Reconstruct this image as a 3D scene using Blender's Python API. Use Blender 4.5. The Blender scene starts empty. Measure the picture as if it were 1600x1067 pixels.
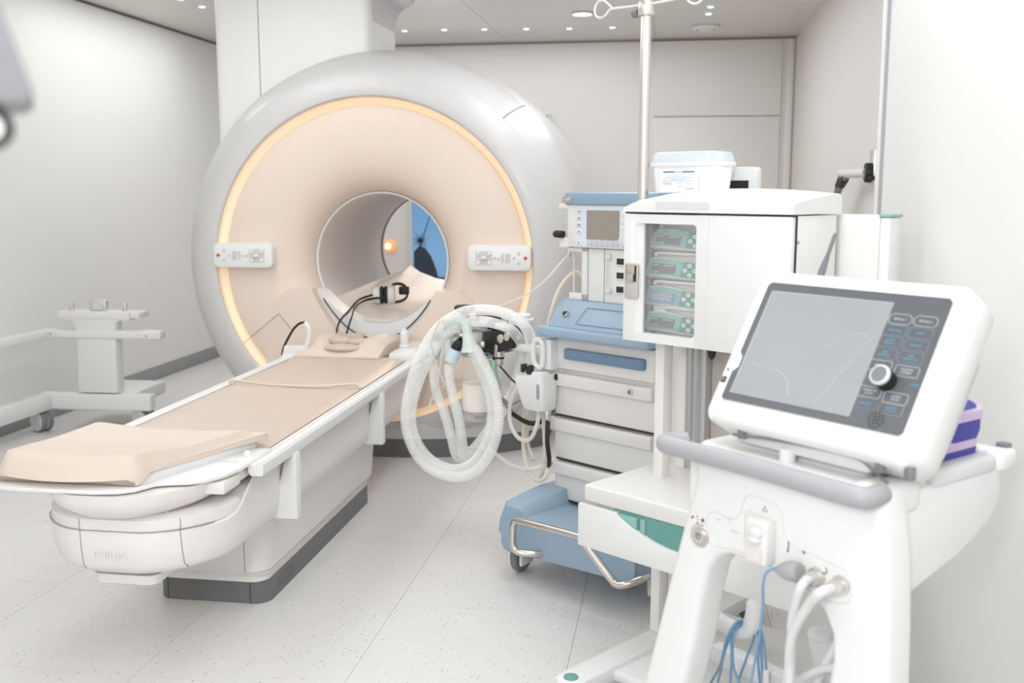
import bpy, bmesh, math, random
from mathutils import Vector, Matrix
random.seed(7)
S = bpy.context.scene
COL = S.collection
PI = math.pi
R = math.radians

# ------------------------------------------------------------------ camera, world, lights
cam = bpy.data.cameras.new('camera'); cam.sensor_width = 36.0; cam.lens = 36.45; cam.clip_start = 0.02
camo = bpy.data.objects.new('camera', cam); COL.objects.link(camo)
camo.location = (0, 0, 1.4); camo.rotation_euler = (R(90 - 8.358), 0, R(8.85))
cam.dof.use_dof = True; cam.dof.focus_distance = 3.1; cam.dof.aperture_fstop = 4.2
S.camera = camo
S.view_settings.view_transform = 'Standard'; S.view_settings.look = 'None'
S.view_settings.exposure = 0.5; S.view_settings.gamma = 1.0; S.view_settings.use_curve_mapping = False
W = bpy.data.worlds.new('world'); S.world = W; W.use_nodes = True
W.node_tree.nodes['Background'].inputs[0].default_value = (0.98, 0.99, 1.0, 1)
W.node_tree.nodes['Background'].inputs[1].default_value = 0.7

def area(name, loc, target, sx, sy, power, color=(1, 1, 1)):
    L = bpy.data.lights.new(name, 'AREA'); L.shape = 'RECTANGLE'; L.size = sx; L.size_y = sy
    L.energy = power; L.color = color
    o = bpy.data.objects.new(name, L); COL.objects.link(o); o.location = loc
    d = Vector(target) - Vector(loc); o.rotation_euler = d.to_track_quat('-Z', 'Y').to_euler()
    return o
area('flash_softbox', (-0.62, -1.0, 2.1), (-0.9, 5.0, 0.8), 0.6, 0.6, 31, (0.95, 0.975, 1.0))
for lx, ly, sx, sy, pw in ((-1.9, 1.2, .8, 2.4, 10), (.22, 1.5, .5, 2.6, 16), (-2.1, 3.9, .8, 2.0, 14), (-.4, 4.4, .6, 2.0, 15), (-3.2, 6.6, .5, 2.0, 11), (-.1, 6.7, .6, 2.2, 12), (-1.6, 8.1, 2.4, .4, 7)):
    area('ceiling_fill_light', (lx, ly, 2.585), (lx, ly, 0), sx, sy, pw, (0.93, 0.965, 1.0))  # fill areas added below the ceiling to even out the room, not real fixtures
S.cycles.diffuse_bounces = 8; S.cycles.max_bounces = 16; S.cycles.transparent_max_bounces = 24
S.cycles.sample_clamp_indirect = 6.0

# ------------------------------------------------------------------ materials
def lin(c):
    return tuple(((v / 255) / 12.92 if v / 255 <= 0.04045 else ((v / 255 + 0.055) / 1.055) ** 2.4) for v in c)
def mat(name, rgb, rough=0.45, metal=0.0, var=0.03, scale=30.0, bump=0.0, trans=0.0, alpha=1.0, coat=0.0, emit=None, estr=0.0, spec=0.5, ior=1.45):
    m = bpy.data.materials.new(name); m.use_nodes = True
    nt = m.node_tree; b = nt.nodes['Principled BSDF']
    tc = nt.nodes.new('ShaderNodeTexCoord'); n = nt.nodes.new('ShaderNodeTexNoise')
    n.inputs['Scale'].default_value = scale; n.inputs['Detail'].default_value = 4
    nt.links.new(tc.outputs['Object'], n.inputs['Vector'])
    mx = nt.nodes.new('ShaderNodeMix'); mx.data_type = 'RGBA'
    c = lin(rgb); lo = tuple(v * (1 - var) for v in c); hi = tuple(min(1, v * (1 + var)) for v in c)
    mx.inputs[6].default_value = (*lo, 1); mx.inputs[7].default_value = (*hi, 1)
    nt.links.new(n.outputs['Fac'], mx.inputs[0]); nt.links.new(mx.outputs[2], b.inputs['Base Color'])
    b.inputs['Roughness'].default_value = rough; b.inputs['Metallic'].default_value = metal
    b.inputs['Transmission Weight'].default_value = trans; b.inputs['Alpha'].default_value = alpha
    b.inputs['Coat Weight'].default_value = coat; b.inputs['Specular IOR Level'].default_value = spec
    b.inputs['IOR'].default_value = ior
    if emit:
        b.inputs['Emission Color'].default_value = (*lin(emit), 1); b.inputs['Emission Strength'].default_value = estr
    if bump:
        bp = nt.nodes.new('ShaderNodeBump'); bp.inputs['Strength'].default_value = bump; bp.inputs['Distance'].default_value = 0.002
        nt.links.new(n.outputs['Fac'], bp.inputs['Height']); nt.links.new(bp.outputs['Normal'], b.inputs['Normal'])
    return m
M = {}
M['white'] = mat('white_plastic', (224, 224, 223), 0.38)
M['warmwhite'] = mat('warm_white_enamel', (222, 220, 217), 0.4)
M['shell'] = mat('gantry_shell', (199, 197, 196), 0.36, coat=0.08)
M['column'] = mat('column_cover', (230, 229, 227), 0.4)
M['peach'] = mat('peach_front', (224, 207, 193), 0.5, var=0.015, scale=6)
M['bore'] = mat('bore_liner', (224, 216, 208), 0.42)
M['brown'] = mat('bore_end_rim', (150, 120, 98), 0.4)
M['glow'] = mat('ambient_ring_diffuser', (252, 228, 198), 0.5, emit=(255, 222, 182), estr=0.12)
M['kick'] = mat('dark_kick_plate', (108, 108, 109), 0.5)
M['tablebody'] = mat('table_cover', (224, 220, 217), 0.42)
M['beige'] = mat('beige_vinyl', (198, 181, 167), 0.42, var=0.03, scale=9, bump=0.15)
M['beige2'] = mat('pale_beige_foam', (212, 197, 183), 0.5, var=0.02, scale=14, bump=0.1)
M['taupe'] = mat('taupe_headrest_vinyl', (196, 180, 168), 0.5)
M['seam'] = mat('seam_shadow_gap', (150, 144, 138), 0.8)
M['black'] = mat('black_rubber', (34, 33, 33), 0.5)
M['dark'] = mat('dark_gap', (48, 46, 44), 0.6)
M['grey'] = mat('grey_plastic', (162, 162, 165), 0.4)
M['midgrey'] = mat('mid_grey_plastic', (120, 122, 126), 0.4)
M['lightgrey'] = mat('light_grey_plastic', (212, 212, 212), 0.42)
M['bezel'] = mat('dark_grey_bezel', (92, 94, 98), 0.3)
M['chrome'] = mat('polished_steel', (214, 208, 200), 0.16, metal=1.0)
M['steel'] = mat('brushed_steel', (224, 219, 215), 0.32, metal=1.0, scale=90)
M['alu'] = mat('anodised_aluminium', (196, 196, 196), 0.4, metal=0.8)
M['blue'] = mat('pale_blue_plastic', (150, 171, 190), 0.4)
M['blue2'] = mat('blue_gantry_top', (140, 163, 184), 0.4)
M['handleblue'] = mat('blue_handle', (110, 136, 162), 0.4)
M['cartgrey'] = mat('anaesthesia_cart_enamel', (226, 223, 219), 0.45)
M['teal'] = mat('teal_plastic', (100, 154, 148), 0.4)
M['teal_l'] = mat('pale_teal_face', (138, 180, 174), 0.4)
M['pumpgrey'] = mat('pump_casing', (214, 211, 206), 0.4)
M['screen'] = mat('grey_screen', (150, 141, 134), 0.3)
M['lcd'] = mat('pump_lcd', (118, 116, 116), 0.25)
M['lcd2'] = mat('lit_pump_lcd', (128, 130, 158), 0.25, emit=(120, 125, 170), estr=0.15)
M['lcdtext'] = mat('lcd_text', (205, 206, 214), 0.5)
M['keyblue'] = mat('keypad_blue_field', (214, 222, 232), 0.45)
M['softkey'] = mat('soft_keys', (196, 199, 206), 0.45)
M['hose'] = mat('clear_corrugated_hose', (252, 252, 251), 0.3, alpha=0.45, spec=0.6)
M['tubing'] = mat('clear_tubing', (236, 232, 226), 0.3, alpha=0.6)
M['beigetube'] = mat('beige_silicone_tube', (232, 222, 208), 0.35, alpha=0.8)
M['cuff'] = mat('pale_blue_cuff', (206, 224, 236), 0.4)
M['greenclear'] = mat('pale_green_clear_plastic', (228, 238, 234), 0.25, alpha=0.72)
M['greenhard'] = mat('green_connector', (150, 190, 176), 0.35)
M['clear'] = mat('clear_acrylic', (236, 228, 220), 0.1, alpha=0.24, spec=0.8)
M['lid'] = mat('translucent_lid', (222, 232, 238), 0.25, alpha=0.6)
M['boxwhite'] = mat('translucent_white_tub', (248, 249, 251), 0.35, alpha=0.94)
M['lime'] = mat('soda_lime_granules', (250, 244, 236), 0.9, var=0.12, scale=260, bump=0.8)
M['wire'] = mat('white_wire', (225, 222, 218), 0.35)
M['bluecable'] = mat('blue_cable', (112, 150, 180), 0.4)
M['purple'] = mat('violet_blue_fabric', (78, 80, 160), 0.8, bump=0.5, scale=300)
M['lilac'] = mat('lilac_binding', (206, 186, 214), 0.8, bump=0.4, scale=300)
M['paper'] = mat('label_paper', (244, 246, 250), 0.6)
M['labelblue'] = mat('label_blue_print', (88, 134, 172), 0.6)
M['print'] = mat('grey_print', (150, 160, 172), 0.6)
M['faint'] = mat('faint_outline_print', (206, 206, 208), 0.6)
M['icon'] = mat('dark_icon_print', (96, 100, 112), 0.6)
M['keytext'] = mat('cyan_key_print', (96, 168, 196), 0.5)
M['keywhite'] = mat('white_key_print', (196, 198, 202), 0.5)
M['keyline'] = mat('key_outline_print', (122, 142, 158), 0.5)
M['amber'] = mat('amber_key_outline', (164, 152, 128), 0.5)
M['red'] = mat('red_button', (200, 70, 66), 0.4)
M['orange'] = mat('orange_indicator', (236, 150, 70), 0.4)
M['wall'] = mat('wall_laminate', (226, 225, 221), 0.45, var=0.012, scale=3)
M['wallback'] = mat('back_wall_paint', (224, 221, 217), 0.5, var=0.012, scale=3)
M['wallright'] = mat('right_wall_paint', (222, 217, 212), 0.5, var=0.012, scale=3)
M['wallnear'] = mat('near_wall_paint', (234, 233, 231), 0.5, var=0.008, scale=3)
M['ceil'] = mat('ceiling_panel_paint', (216, 213, 208), 0.28, var=0.012, scale=3)
M['skirt'] = mat('grey_skirting', (146, 149, 150), 0.5)
M['trim'] = mat('trim_dark_joint', (96, 95, 92), 0.5)
M['lamp'] = mat('downlight_diffuser', (255, 250, 240), 0.5, emit=(255, 246, 232), estr=6)
M['star'] = mat('blue_white_led', (200, 235, 250), 0.5, emit=(176, 222, 246), estr=1.5)
M['sconce'] = mat('warm_lamp_core', (255, 240, 215), 0.5, emit=(255, 226, 180), estr=7)
M['amberglass'] = mat('amber_lamp_shade', (240, 170, 100), 0.3, emit=(232, 160, 104), estr=0.45)
M['silhouette'] = mat('palm_silhouette_print', (52, 62, 78), 0.7)
M['sea'] = mat('bright_blue_sea_print', (62, 110, 196), 0.6, emit=(62, 110, 196), estr=0.5)

def film_screen():
    m = mat('screen_under_protective_film', (148, 150, 152), 0.28, var=0.02, scale=8)
    nt = m.node_tree; b = nt.nodes['Principled BSDF']
    tc = nt.nodes.new('ShaderNodeTexCoord'); w = nt.nodes.new('ShaderNodeTexNoise')
    w.inputs['Scale'].default_value = 9; w.inputs['Detail'].default_value = 1; w.inputs['Distortion'].default_value = 0.8
    bp = nt.nodes.new('ShaderNodeBump'); bp.inputs['Strength'].default_value = 0.12; bp.inputs['Distance'].default_value = 0.01
    nt.links.new(tc.outputs['Object'], w.inputs['Vector']); nt.links.new(w.outputs['Fac'], bp.inputs['Height'])
    nt.links.new(bp.outputs['Normal'], b.inputs['Normal'])
    return m
M['film'] = film_screen()
M['crease'] = mat('film_crease', (182, 183, 183), 0.25)

def floor_mat():
    m = mat('terrazzo_vinyl_tile', (216, 214, 212), 0.36, var=0.02, scale=4)
    nt = m.node_tree; b = nt.nodes['Principled BSDF']
    base = b.inputs['Base Color'].links[0].from_socket
    geo = nt.nodes.new('ShaderNodeNewGeometry')
    prev = base
    for sc, th, colr, seedoff in ((62, 0.085, (150, 140, 130), 0.0), (95, 0.1, (244, 242, 238), 3.1), (150, 0.1, (176, 176, 176), 7.7), (40, 0.052, (110, 106, 104), 11.3)):
        mp = nt.nodes.new('ShaderNodeVectorMath'); mp.operation = 'ADD'; mp.inputs[1].default_value = (seedoff, seedoff * 1.7, 0)
        nt.links.new(geo.outputs['Position'], mp.inputs[0])
        v = nt.nodes.new('ShaderNodeTexVoronoi'); v.inputs['Scale'].default_value = sc; v.inputs['Randomness'].default_value = 1
        nt.links.new(mp.outputs[0], v.inputs['Vector'])
        sep = nt.nodes.new('ShaderNodeSeparateColor'); nt.links.new(v.outputs['Color'], sep.inputs[0])
        th1 = nt.nodes.new('ShaderNodeMath'); th1.operation = 'MULTIPLY'; th1.inputs[1].default_value = th * 4.2
        nt.links.new(sep.outputs[0], th1.inputs[0])
        sub = nt.nodes.new('ShaderNodeMath'); sub.operation = 'SUBTRACT'; sub.inputs[1].default_value = th * 1.6
        nt.links.new(th1.outputs[0], sub.inputs[0])
        lt = nt.nodes.new('ShaderNodeMath'); lt.operation = 'LESS_THAN'
        nt.links.new(v.outputs['Distance'], lt.inputs[0]); nt.links.new(sub.outputs[0], lt.inputs[1])
        f = nt.nodes.new('ShaderNodeMath'); f.operation = 'MULTIPLY'; f.inputs[1].default_value = 0.8
        nt.links.new(lt.outputs[0], f.inputs[0])
        mx = nt.nodes.new('ShaderNodeMix'); mx.data_type = 'RGBA'; mx.inputs[7].default_value = (*lin(colr), 1)
        nt.links.new(f.outputs[0], mx.inputs[0]); nt.links.new(prev, mx.inputs[6]); prev = mx.outputs[2]
    nt.links.new(prev, b.inputs['Base Color'])
    return m
M['floor'] = floor_mat()
M['grout'] = mat('tile_joint', (196, 190, 186), 0.6)

def mural_mat():
    m = bpy.data.materials.new('dusk_sky_backlit_print'); m.use_nodes = True
    nt = m.node_tree; b = nt.nodes['Principled BSDF']
    tc = nt.nodes.new('ShaderNodeTexCoord'); sp = nt.nodes.new('ShaderNodeSeparateXYZ'); nt.links.new(tc.outputs['Generated'], sp.inputs[0])
    cr = nt.nodes.new('ShaderNodeValToRGB'); e = cr.color_ramp.elements
    e[0].position = 0.0; e[0].color = (*lin((104, 144, 190)), 1); e[1].position = 1.0; e[1].color = (*lin((74, 120, 176)), 1)
    x = e.new(0.3); x.color = (*lin((116, 158, 196)), 1)
    n = nt.nodes.new('ShaderNodeTexNoise'); n.inputs['Scale'].default_value = 4
    nt.links.new(tc.outputs['Object'], n.inputs['Vector'])
    ad = nt.nodes.new('ShaderNodeMath'); ad.operation = 'MULTIPLY_ADD'; ad.inputs[1].default_value = 0.12
    nt.links.new(n.outputs['Fac'], ad.inputs[0]); nt.links.new(sp.outputs[2], ad.inputs[2])
    nt.links.new(ad.outputs[0], cr.inputs[0])
    nt.links.new(cr.outputs[0], b.inputs['Base Color']); nt.links.new(cr.outputs[0], b.inputs['Emission Color'])
    b.inputs['Emission Strength'].default_value = 0.3; b.inputs['Roughness'].default_value = 0.5
    return m
M['mural'] = mural_mat()

# ------------------------------------------------------------------ mesh helpers
class MB:
    """collects shapes into one mesh"""
    def __init__(s): s.bm = bmesh.new()
    def _merge(s, t):
        me = bpy.data.meshes.new('tmp'); t.to_mesh(me); t.free(); s.bm.from_mesh(me); bpy.data.meshes.remove(me); return s
    def box(s, x0, x1, y0, y1, z0, z1, bev=0.0, seg=2, mx=None):
        t = bmesh.new(); bmesh.ops.create_cube(t, size=1)
        for v in t.verts:
            v.co = Vector(((x0 + x1) / 2 + v.co.x * (x1 - x0), (y0 + y1) / 2 + v.co.y * (y1 - y0), (z0 + z1) / 2 + v.co.z * (z1 - z0)))
        if bev > 0: bmesh.ops.bevel(t, geom=t.edges[:], offset=bev, segments=seg, affect='EDGES', profile=0.5)
        if mx is not None: t.transform(mx)
        return s._merge(t)
    def prism(s, poly, ax, d0, d1, bev=0.0, seg=2, mx=None):
        t = bmesh.new()
        def P(a, b, d): return {'x': (d, a, b), 'y': (a, d, b), 'z': (a, b, d)}[ax]
        v0 = [t.verts.new(P(a, b, d0)) for a, b in poly]; v1 = [t.verts.new(P(a, b, d1)) for a, b in poly]
        t.faces.new(v0); t.faces.new(v1[::-1]); n = len(poly)
        for i in range(n): t.faces.new((v0[i], v1[i], v1[(i + 1) % n], v0[(i + 1) % n]))
        bmesh.ops.recalc_face_normals(t, faces=t.faces[:])
        if bev > 0:
            es = [e for e in t.edges if len(e.link_faces) == 2 and e.calc_face_angle(0) > 0.5]
            bmesh.ops.bevel(t, geom=es, offset=bev, segments=seg, affect='EDGES', profile=0.5)
        if mx is not None: t.transform(mx)
        return s._merge(t)
    def loft(s, rings, cap=True, closed=True, mx=None):
        t = bmesh.new(); V = [[t.verts.new(p) for p in r] for r in rings]; n = len(V[0])
        for a, b in zip(V[:-1], V[1:]):
            for i in range(n if closed else n - 1):
                t.faces.new((a[i], a[(i + 1) % n], b[(i + 1) % n], b[i]))
        if cap and closed:
            t.faces.new(V[0][::-1]); t.faces.new(V[-1])
        bmesh.ops.recalc_face_normals(t, faces=t.faces[:])
        if mx is not None: t.transform(mx)
        return s._merge(t)
    def lathe(s, prof, c=(0, 0, 0), ax='z', seg=48, cap=False, mx=None):
        rings = []
        for r, h in prof:
            ring = []
            for i in range(seg):
                a = 2 * PI * i / seg; u, w = r * math.cos(a), r * math.sin(a)
                p = {'z': (u, w, h), 'y': (u, h, w), 'x': (h, u, w)}[ax]
                ring.append((c[0] + p[0], c[1] + p[1], c[2] + p[2]))
            rings.append(ring)
        return s.loft(rings, cap=cap, mx=mx)
    def cyl(s, c, r, h0, h1, ax='z', seg=24, bev=0.0, mx=None):
        b = min(bev, r * 0.6, abs(h1 - h0) * 0.45)
        if b > 0: pr = [(r - b, h0), (r - b * 0.3, h0 + b * 0.3), (r, h0 + b), (r, h1 - b), (r - b * 0.3, h1 - b * 0.3), (r - b, h1)]
        else: pr = [(r, h0), (r, h1)]
        return s.lathe(pr, c, ax, seg, True, mx=mx)
    def ball(s, c, rx, ry=None, rz=None, seg=20, mx=None):
        t = bmesh.new(); bmesh.ops.create_uvsphere(t, u_segments=seg, v_segments=max(6, seg // 2), radius=1)
        for v in t.verts: v.co = Vector((c[0] + v.co.x * rx, c[1] + v.co.y * (ry or rx), c[2] + v.co.z * (rz or rx)))
        if mx is not None: t.transform(mx)
        return s._merge(t)
    def tube(s, pts, r, seg=10, sub=6, smooth=True, rf=None, flat=1.0):
        P = spline(pts, sub) if smooth and len(pts) > 2 else [Vector(p) for p in pts]
        rings = []; T0 = (P[1] - P[0]).normalized()
        N = T0.orthogonal().normalized()
        for i, p in enumerate(P):
            T = (P[min(i + 1, len(P) - 1)] - P[max(i - 1, 0)]).normalized()
            N = (N - T * N.dot(T)).normalized(); Bn = T.cross(N)
            rr = r if rf is None else rf(i, len(P)) * r
            rings.append([tuple(p + (N * math.cos(2 * PI * k / seg) + Bn * math.sin(2 * PI * k / seg) * flat) * rr) for k in range(seg)])
        return s.loft(rings)
    def corr(s, pts, r, pitch=0.0082, amp=0.075, seg=14):
        P = spline(pts, 24); L = [0]
        for a, b in zip(P[:-1], P[1:]): L.append(L[-1] + (b - a).length)
        n = int(L[-1] / pitch); Q = []; j = 0
        for k in range(2 * n + 1):
            d = L[-1] * k / (2 * n)
            while j < len(L) - 2 and L[j + 1] < d: j += 1
            f = (d - L[j]) / max(1e-9, L[j + 1] - L[j]); Q.append(P[j].lerp(P[j + 1], f))
        return s.tube(Q, r, seg, smooth=False, rf=lambda i, m: 1 + (amp if i % 2 else -amp))
def spline(pts, sub):
    P = [Vector(p) for p in pts]; out = []
    for i in range(len(P) - 1):
        p0 = P[max(i - 1, 0)]; p1 = P[i]; p2 = P[i + 1]; p3 = P[min(i + 2, len(P) - 1)]
        for k in range(sub):
            t = k / sub
            out.append(0.5 * ((2 * p1) + (p2 - p0) * t + (2 * p0 - 5 * p1 + 4 * p2 - p3) * t * t + (3 * p1 - p0 - 3 * p2 + p3) * t ** 3))
    out.append(P[-1]); return out
def rrect(x0, x1, y0, y1, r, n=5):
    out = []
    for cx, cy, a0 in ((x1 - r, y1 - r, 0), (x0 + r, y1 - r, 90), (x0 + r, y0 + r, 180), (x1 - r, y0 + r, 270)):
        for k in range(n + 1):
            a = R(a0 + 90 * k / n); out.append((cx + r * math.cos(a), cy + r * math.sin(a)))
    return out

FINE = ('key', 'button', 'direction_button', 'soft_key', 'white_key_outline', 'key_outline', 'amber_key_outline', 'valve_ring', 'hinge_screw', 'manifold_bolt', 'hose_port', 'strap_slot', 'corner', 'knob_mark', 'vent_slot')
PRINT = ('text', 'print', 'lettering', 'hole', 'scale_mark', 'status_light', 'arrow', 'lid_rib', 'bellows', 'icon', 'kick_vent')
def pieces_of(bm, fine):
    """groups of loose islands that stand apart from one another"""
    bm.verts.ensure_lookup_table(); seen = set(); isl = []
    for v in bm.verts:
        if v in seen: continue
        st = [v]; seen.add(v); g = []
        while st:
            q = st.pop(); g.append(q)
            for e in q.link_edges:
                o_ = e.other_vert(q)
                if o_ not in seen: seen.add(o_); st.append(o_)
        isl.append(g)
    bb = [([min(v.co[i] for v in g) for i in range(3)], [max(v.co[i] for v in g) for i in range(3)]) for g in isl]
    n = len(isl); par = list(range(n))
    def find(a):
        while par[a] != a: a = par[a]
        return a
    for a in range(n):
        for b in range(a):
            gap = math.sqrt(sum(max(0, bb[a][0][i] - bb[b][1][i], bb[b][0][i] - bb[a][1][i]) ** 2 for i in range(3)))
            big = max(max(q[1][i] - q[0][i] for i in range(3)) for q in (bb[a], bb[b]))
            if gap <= (1e-5 if fine else max(.02, .5 * big) * .9): par[find(a)] = find(b)
    out = {}
    for a in range(n): out.setdefault(find(a), []).extend(isl[a])
    return list(out.values())
def obj(name, mb, m, parent=None, smooth=35, **kw):
    bm = mb.bm if isinstance(mb, MB) else mb
    bmesh.ops.recalc_face_normals(bm, faces=bm.faces[:])
    for f in bm.faces: f.smooth = True
    printed = any(k in name for k in PRINT)
    groups = pieces_of(bm, name in FINE) if parent is not None and not printed else []
    bms = [bm]
    if len(groups) > 1:
        bms = []
        bm.verts.index_update(); sets = [{v.index for v in g} for g in groups]
        for st in sets:
            c = bm.copy(); c.verts.index_update()
            bmesh.ops.delete(c, geom=[v for v in c.verts if v.index not in st], context='VERTS'); bms.append(c)
        bm.free()
    first = None
    for b in bms:
        me = bpy.data.meshes.new(name); b.to_mesh(me); b.free()
        me.set_sharp_from_angle(angle=R(smooth))
        me.materials.append(M[m] if isinstance(m, str) else m)
        o = bpy.data.objects.new(name, me); COL.objects.link(o)
        if parent is not None: o.parent = parent
        if printed and parent is not None: o['kind'] = 'stuff'
        for k, v in kw.items(): o[k] = v
        first = first or o
    return first
def thing(name, label, cat, loc=(0, 0, 0), rz=0.0, group=None):
    o = bpy.data.objects.new(name, None); COL.objects.link(o); o.empty_display_size = 0.05
    o.location = loc; o.rotation_euler = (0, 0, R(rz)); o['label'] = label; o['category'] = cat
    if group: o['group'] = group
    return o
def solo(name, mb, m, label, cat, loc=(0, 0, 0), rz=0.0, group=None, smooth=35):
    o = obj(name, mb, m, None, smooth); o.location = loc; o.rotation_euler = (0, 0, R(rz)); o['label'] = label; o['category'] = cat
    if group: o['group'] = group
    return o
def struct(name, mb, m, **kw):
    o = obj(name, mb, m, **kw); o['kind'] = 'structure'; return o
def text_mesh(mb, body, size, mx, depth=0.0004, align='CENTER'):
    c = bpy.data.curves.new('t', 'FONT'); c.body = body; c.size = size; c.align_x = align; c.align_y = 'CENTER'; c.extrude = depth; c.resolution_u = 2
    o = bpy.data.objects.new('t', c); COL.objects.link(o)
    bpy.context.view_layer.update()
    me = bpy.data.meshes.new_from_object(o.evaluated_get(bpy.context.evaluated_depsgraph_get()))
    me.transform(mx); mb.bm.from_mesh(me)
    bpy.data.objects.remove(o); bpy.data.curves.remove(c); bpy.data.meshes.remove(me)
FRONT = Matrix.Rotation(R(90), 4, 'X')      # text plane facing local -y
def at(x, y, z, rot=FRONT): return Matrix.Translation((x, y, z)) @ rot
def dup(o, parent=None):
    c = o.copy(); COL.objects.link(c)
    if parent is not None: c.parent = parent
    for ch in [k for k in bpy.data.objects if k.parent == o]: dup(ch, c)
    return c
def loop_line(mb, pts, r, closed=True, seg=6):
    P = list(pts) + ([pts[0]] if closed else [])
    mb.tube(P, r, seg=seg, smooth=False); return mb

# ------------------------------------------------------------------ the room
XL, XR, YB, ZC = -3.78, 0.92, 8.7, 2.595
struct('floor', MB().box(XL - .1, 1.1, -1.2, YB + .1, -.1, -.006), 'grout')
fl = bpy.data.objects['floor']
tile = None; TX, TY = 0.621, 0.630
for i in range(-5, 4):
    for j in range(-2, 15):
        x0, y0 = -0.905 + i * TX, 3.27 + (j - 7) * TY
        xa, xb = max(x0, XL), min(x0 + TX, 1.0); ya, yb = max(y0, -1.2), min(y0 + TY, YB)
        if xb - xa < .02 or yb - ya < .02: continue
        if xb - xa > TX - 1e-4 and yb - ya > TY - 1e-4:
            if tile is None: tile = obj('tile', MB().box(.0006, TX - .0006, .0006, TY - .0006, -.006, 0), 'floor', fl); t_ = tile
            else: t_ = tile.copy(); COL.objects.link(t_); t_.parent = fl
            t_.location = (x0, y0, 0)
        else:
            t_ = obj('tile', MB().box(.0006, xb - xa - .0006, .0006, yb - ya - .0006, -.006, 0), 'floor', fl); t_.location = (xa, ya, 0)
struct('wall_left', MB().box(XL - .12, XL, -1.2, YB + .1, 0, ZC + .1), 'wall')
struct('wall_back', MB().box(XL - .1, XR + .1, YB, YB + .12, 0, ZC + .1), 'wallback')
struct('wall_right', MB().box(XR, XR + .12, 3.3, YB + .1, 0, ZC + .1), 'wallright')
struct('wall_near', MB().box(.635, .76, -1.2, 3.42, 0, ZC + .1), 'wallnear')
struct('baseboard_left', MB().box(XL, XL + .012, -1.2, YB, 0, .1, .002), 'skirt')
struct('trim_1', MB().box(XL, XL + .012, -1.2, YB, ZC - .014, ZC, 0), 'trim')
struct('trim_2', MB().box(.618, .634, 3.41, 3.43, 0, ZC, .002), 'white')
struct('trim_3', MB().box(.628, .64, 3.395, 3.409, 0, ZC, .001), 'grey')
ce = struct('ceiling', MB().box(XL - .1, 1.05, -1.2, YB + .1, ZC + .006, ZC + .1), 'grout')
pn = None
for i in range(4):
    for j in range(9):
        xa = XL + i * 1.2; ya = YB - (j + 1) * 1.1
        if pn is None: pn = obj('panel', MB().box(.002, 1.198, .002, 1.098, ZC, ZC + .006), 'ceil', ce); p_ = pn
        else: p_ = pn.copy(); COL.objects.link(p_); p_.parent = ce
        p_.location = (xa, ya, 0)
# panelled section of the back wall on the right
wb = bpy.data.objects['wall_back']
obj('panel', MB().box(-.19, .815, YB - .025, YB, 1.985, ZC - .02, .003), 'wallback', wb)
obj('panel', MB().box(-.19, .815, YB - .025, YB, .02, 1.975, .003), 'wallback', wb)
struct('trim_4', MB().box(.85, .905, YB - .03, YB, 0, ZC - .02, .003), 'wallback')
struct('trim_5', MB().box(-3.78, .92, YB - .012, YB, ZC - .016, ZC, 0), 'seam')

# ceiling fittings
t = thing('ceiling_downlight', 'round bright white downlight in the ceiling left of the drip pole', 'ceiling light', (-.657, 7.36, ZC))
obj('rim', MB().lathe([(.062, 0), (.076, -.002), (.078, -.008), (.066, -.01), (.062, 0)], seg=40), 'white', t)
obj('diffuser', MB().cyl((0, 0, 0), .063, -.007, -.001, seg=40), 'lamp', t)
t = thing('ceiling_vent', 'round white ceiling vent above the panelled back wall', 'vent', (.2, 8.06, ZC))
obj('ring', MB().lathe([(.075, -.004), (.1, -.001), (.104, -.012), (.09, -.03), (.07, -.03), (.075, -.004)], seg=40), 'white', t)
obj('disc', MB().lathe([(.012, -.038), (.058, -.036), (.06, -.028), (.012, -.026)], seg=40, cap=True), 'white', t)
obj('stem', MB().cyl((0, 0, 0), .012, -.03, -.001, seg=12), 'grey', t)
stars = [(-2.067, 7.95, 'small blue-white ceiling light right beside the scanner column'), (-1.758, 7.95, 'second small blue-white ceiling light right of the scanner column'),
         (-1.452, 7.97, 'third small blue-white ceiling light right of the scanner column'), (-1.136, 8.0, 'fourth small blue-white ceiling light right of the scanner column'),
         (-.813, 8.03, 'small blue-white ceiling light below the big bright downlight'), (-.49, 8.03, 'small blue-white ceiling light left of the steel drip pole'),
         (.204, 7.24, 'upper one of two small ceiling lights above the round vent'), (.2, 7.52, 'lower one of two small ceiling lights, nearest the round vent'),
         (-3.132, 6.43, 'small ceiling light at top edge left of the scanner column'), (-3.125, 6.72, 'small ceiling light left of scanner column near the left wall')]
for x, y, lb in stars:
    solo('ceiling_star_light', MB().cyl((0, 0, 0), .021, -.005, 0, seg=20, bev=.001), 'star', lb, 'ceiling light', (x, y, ZC), group='small blue-white ceiling lights')

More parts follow.
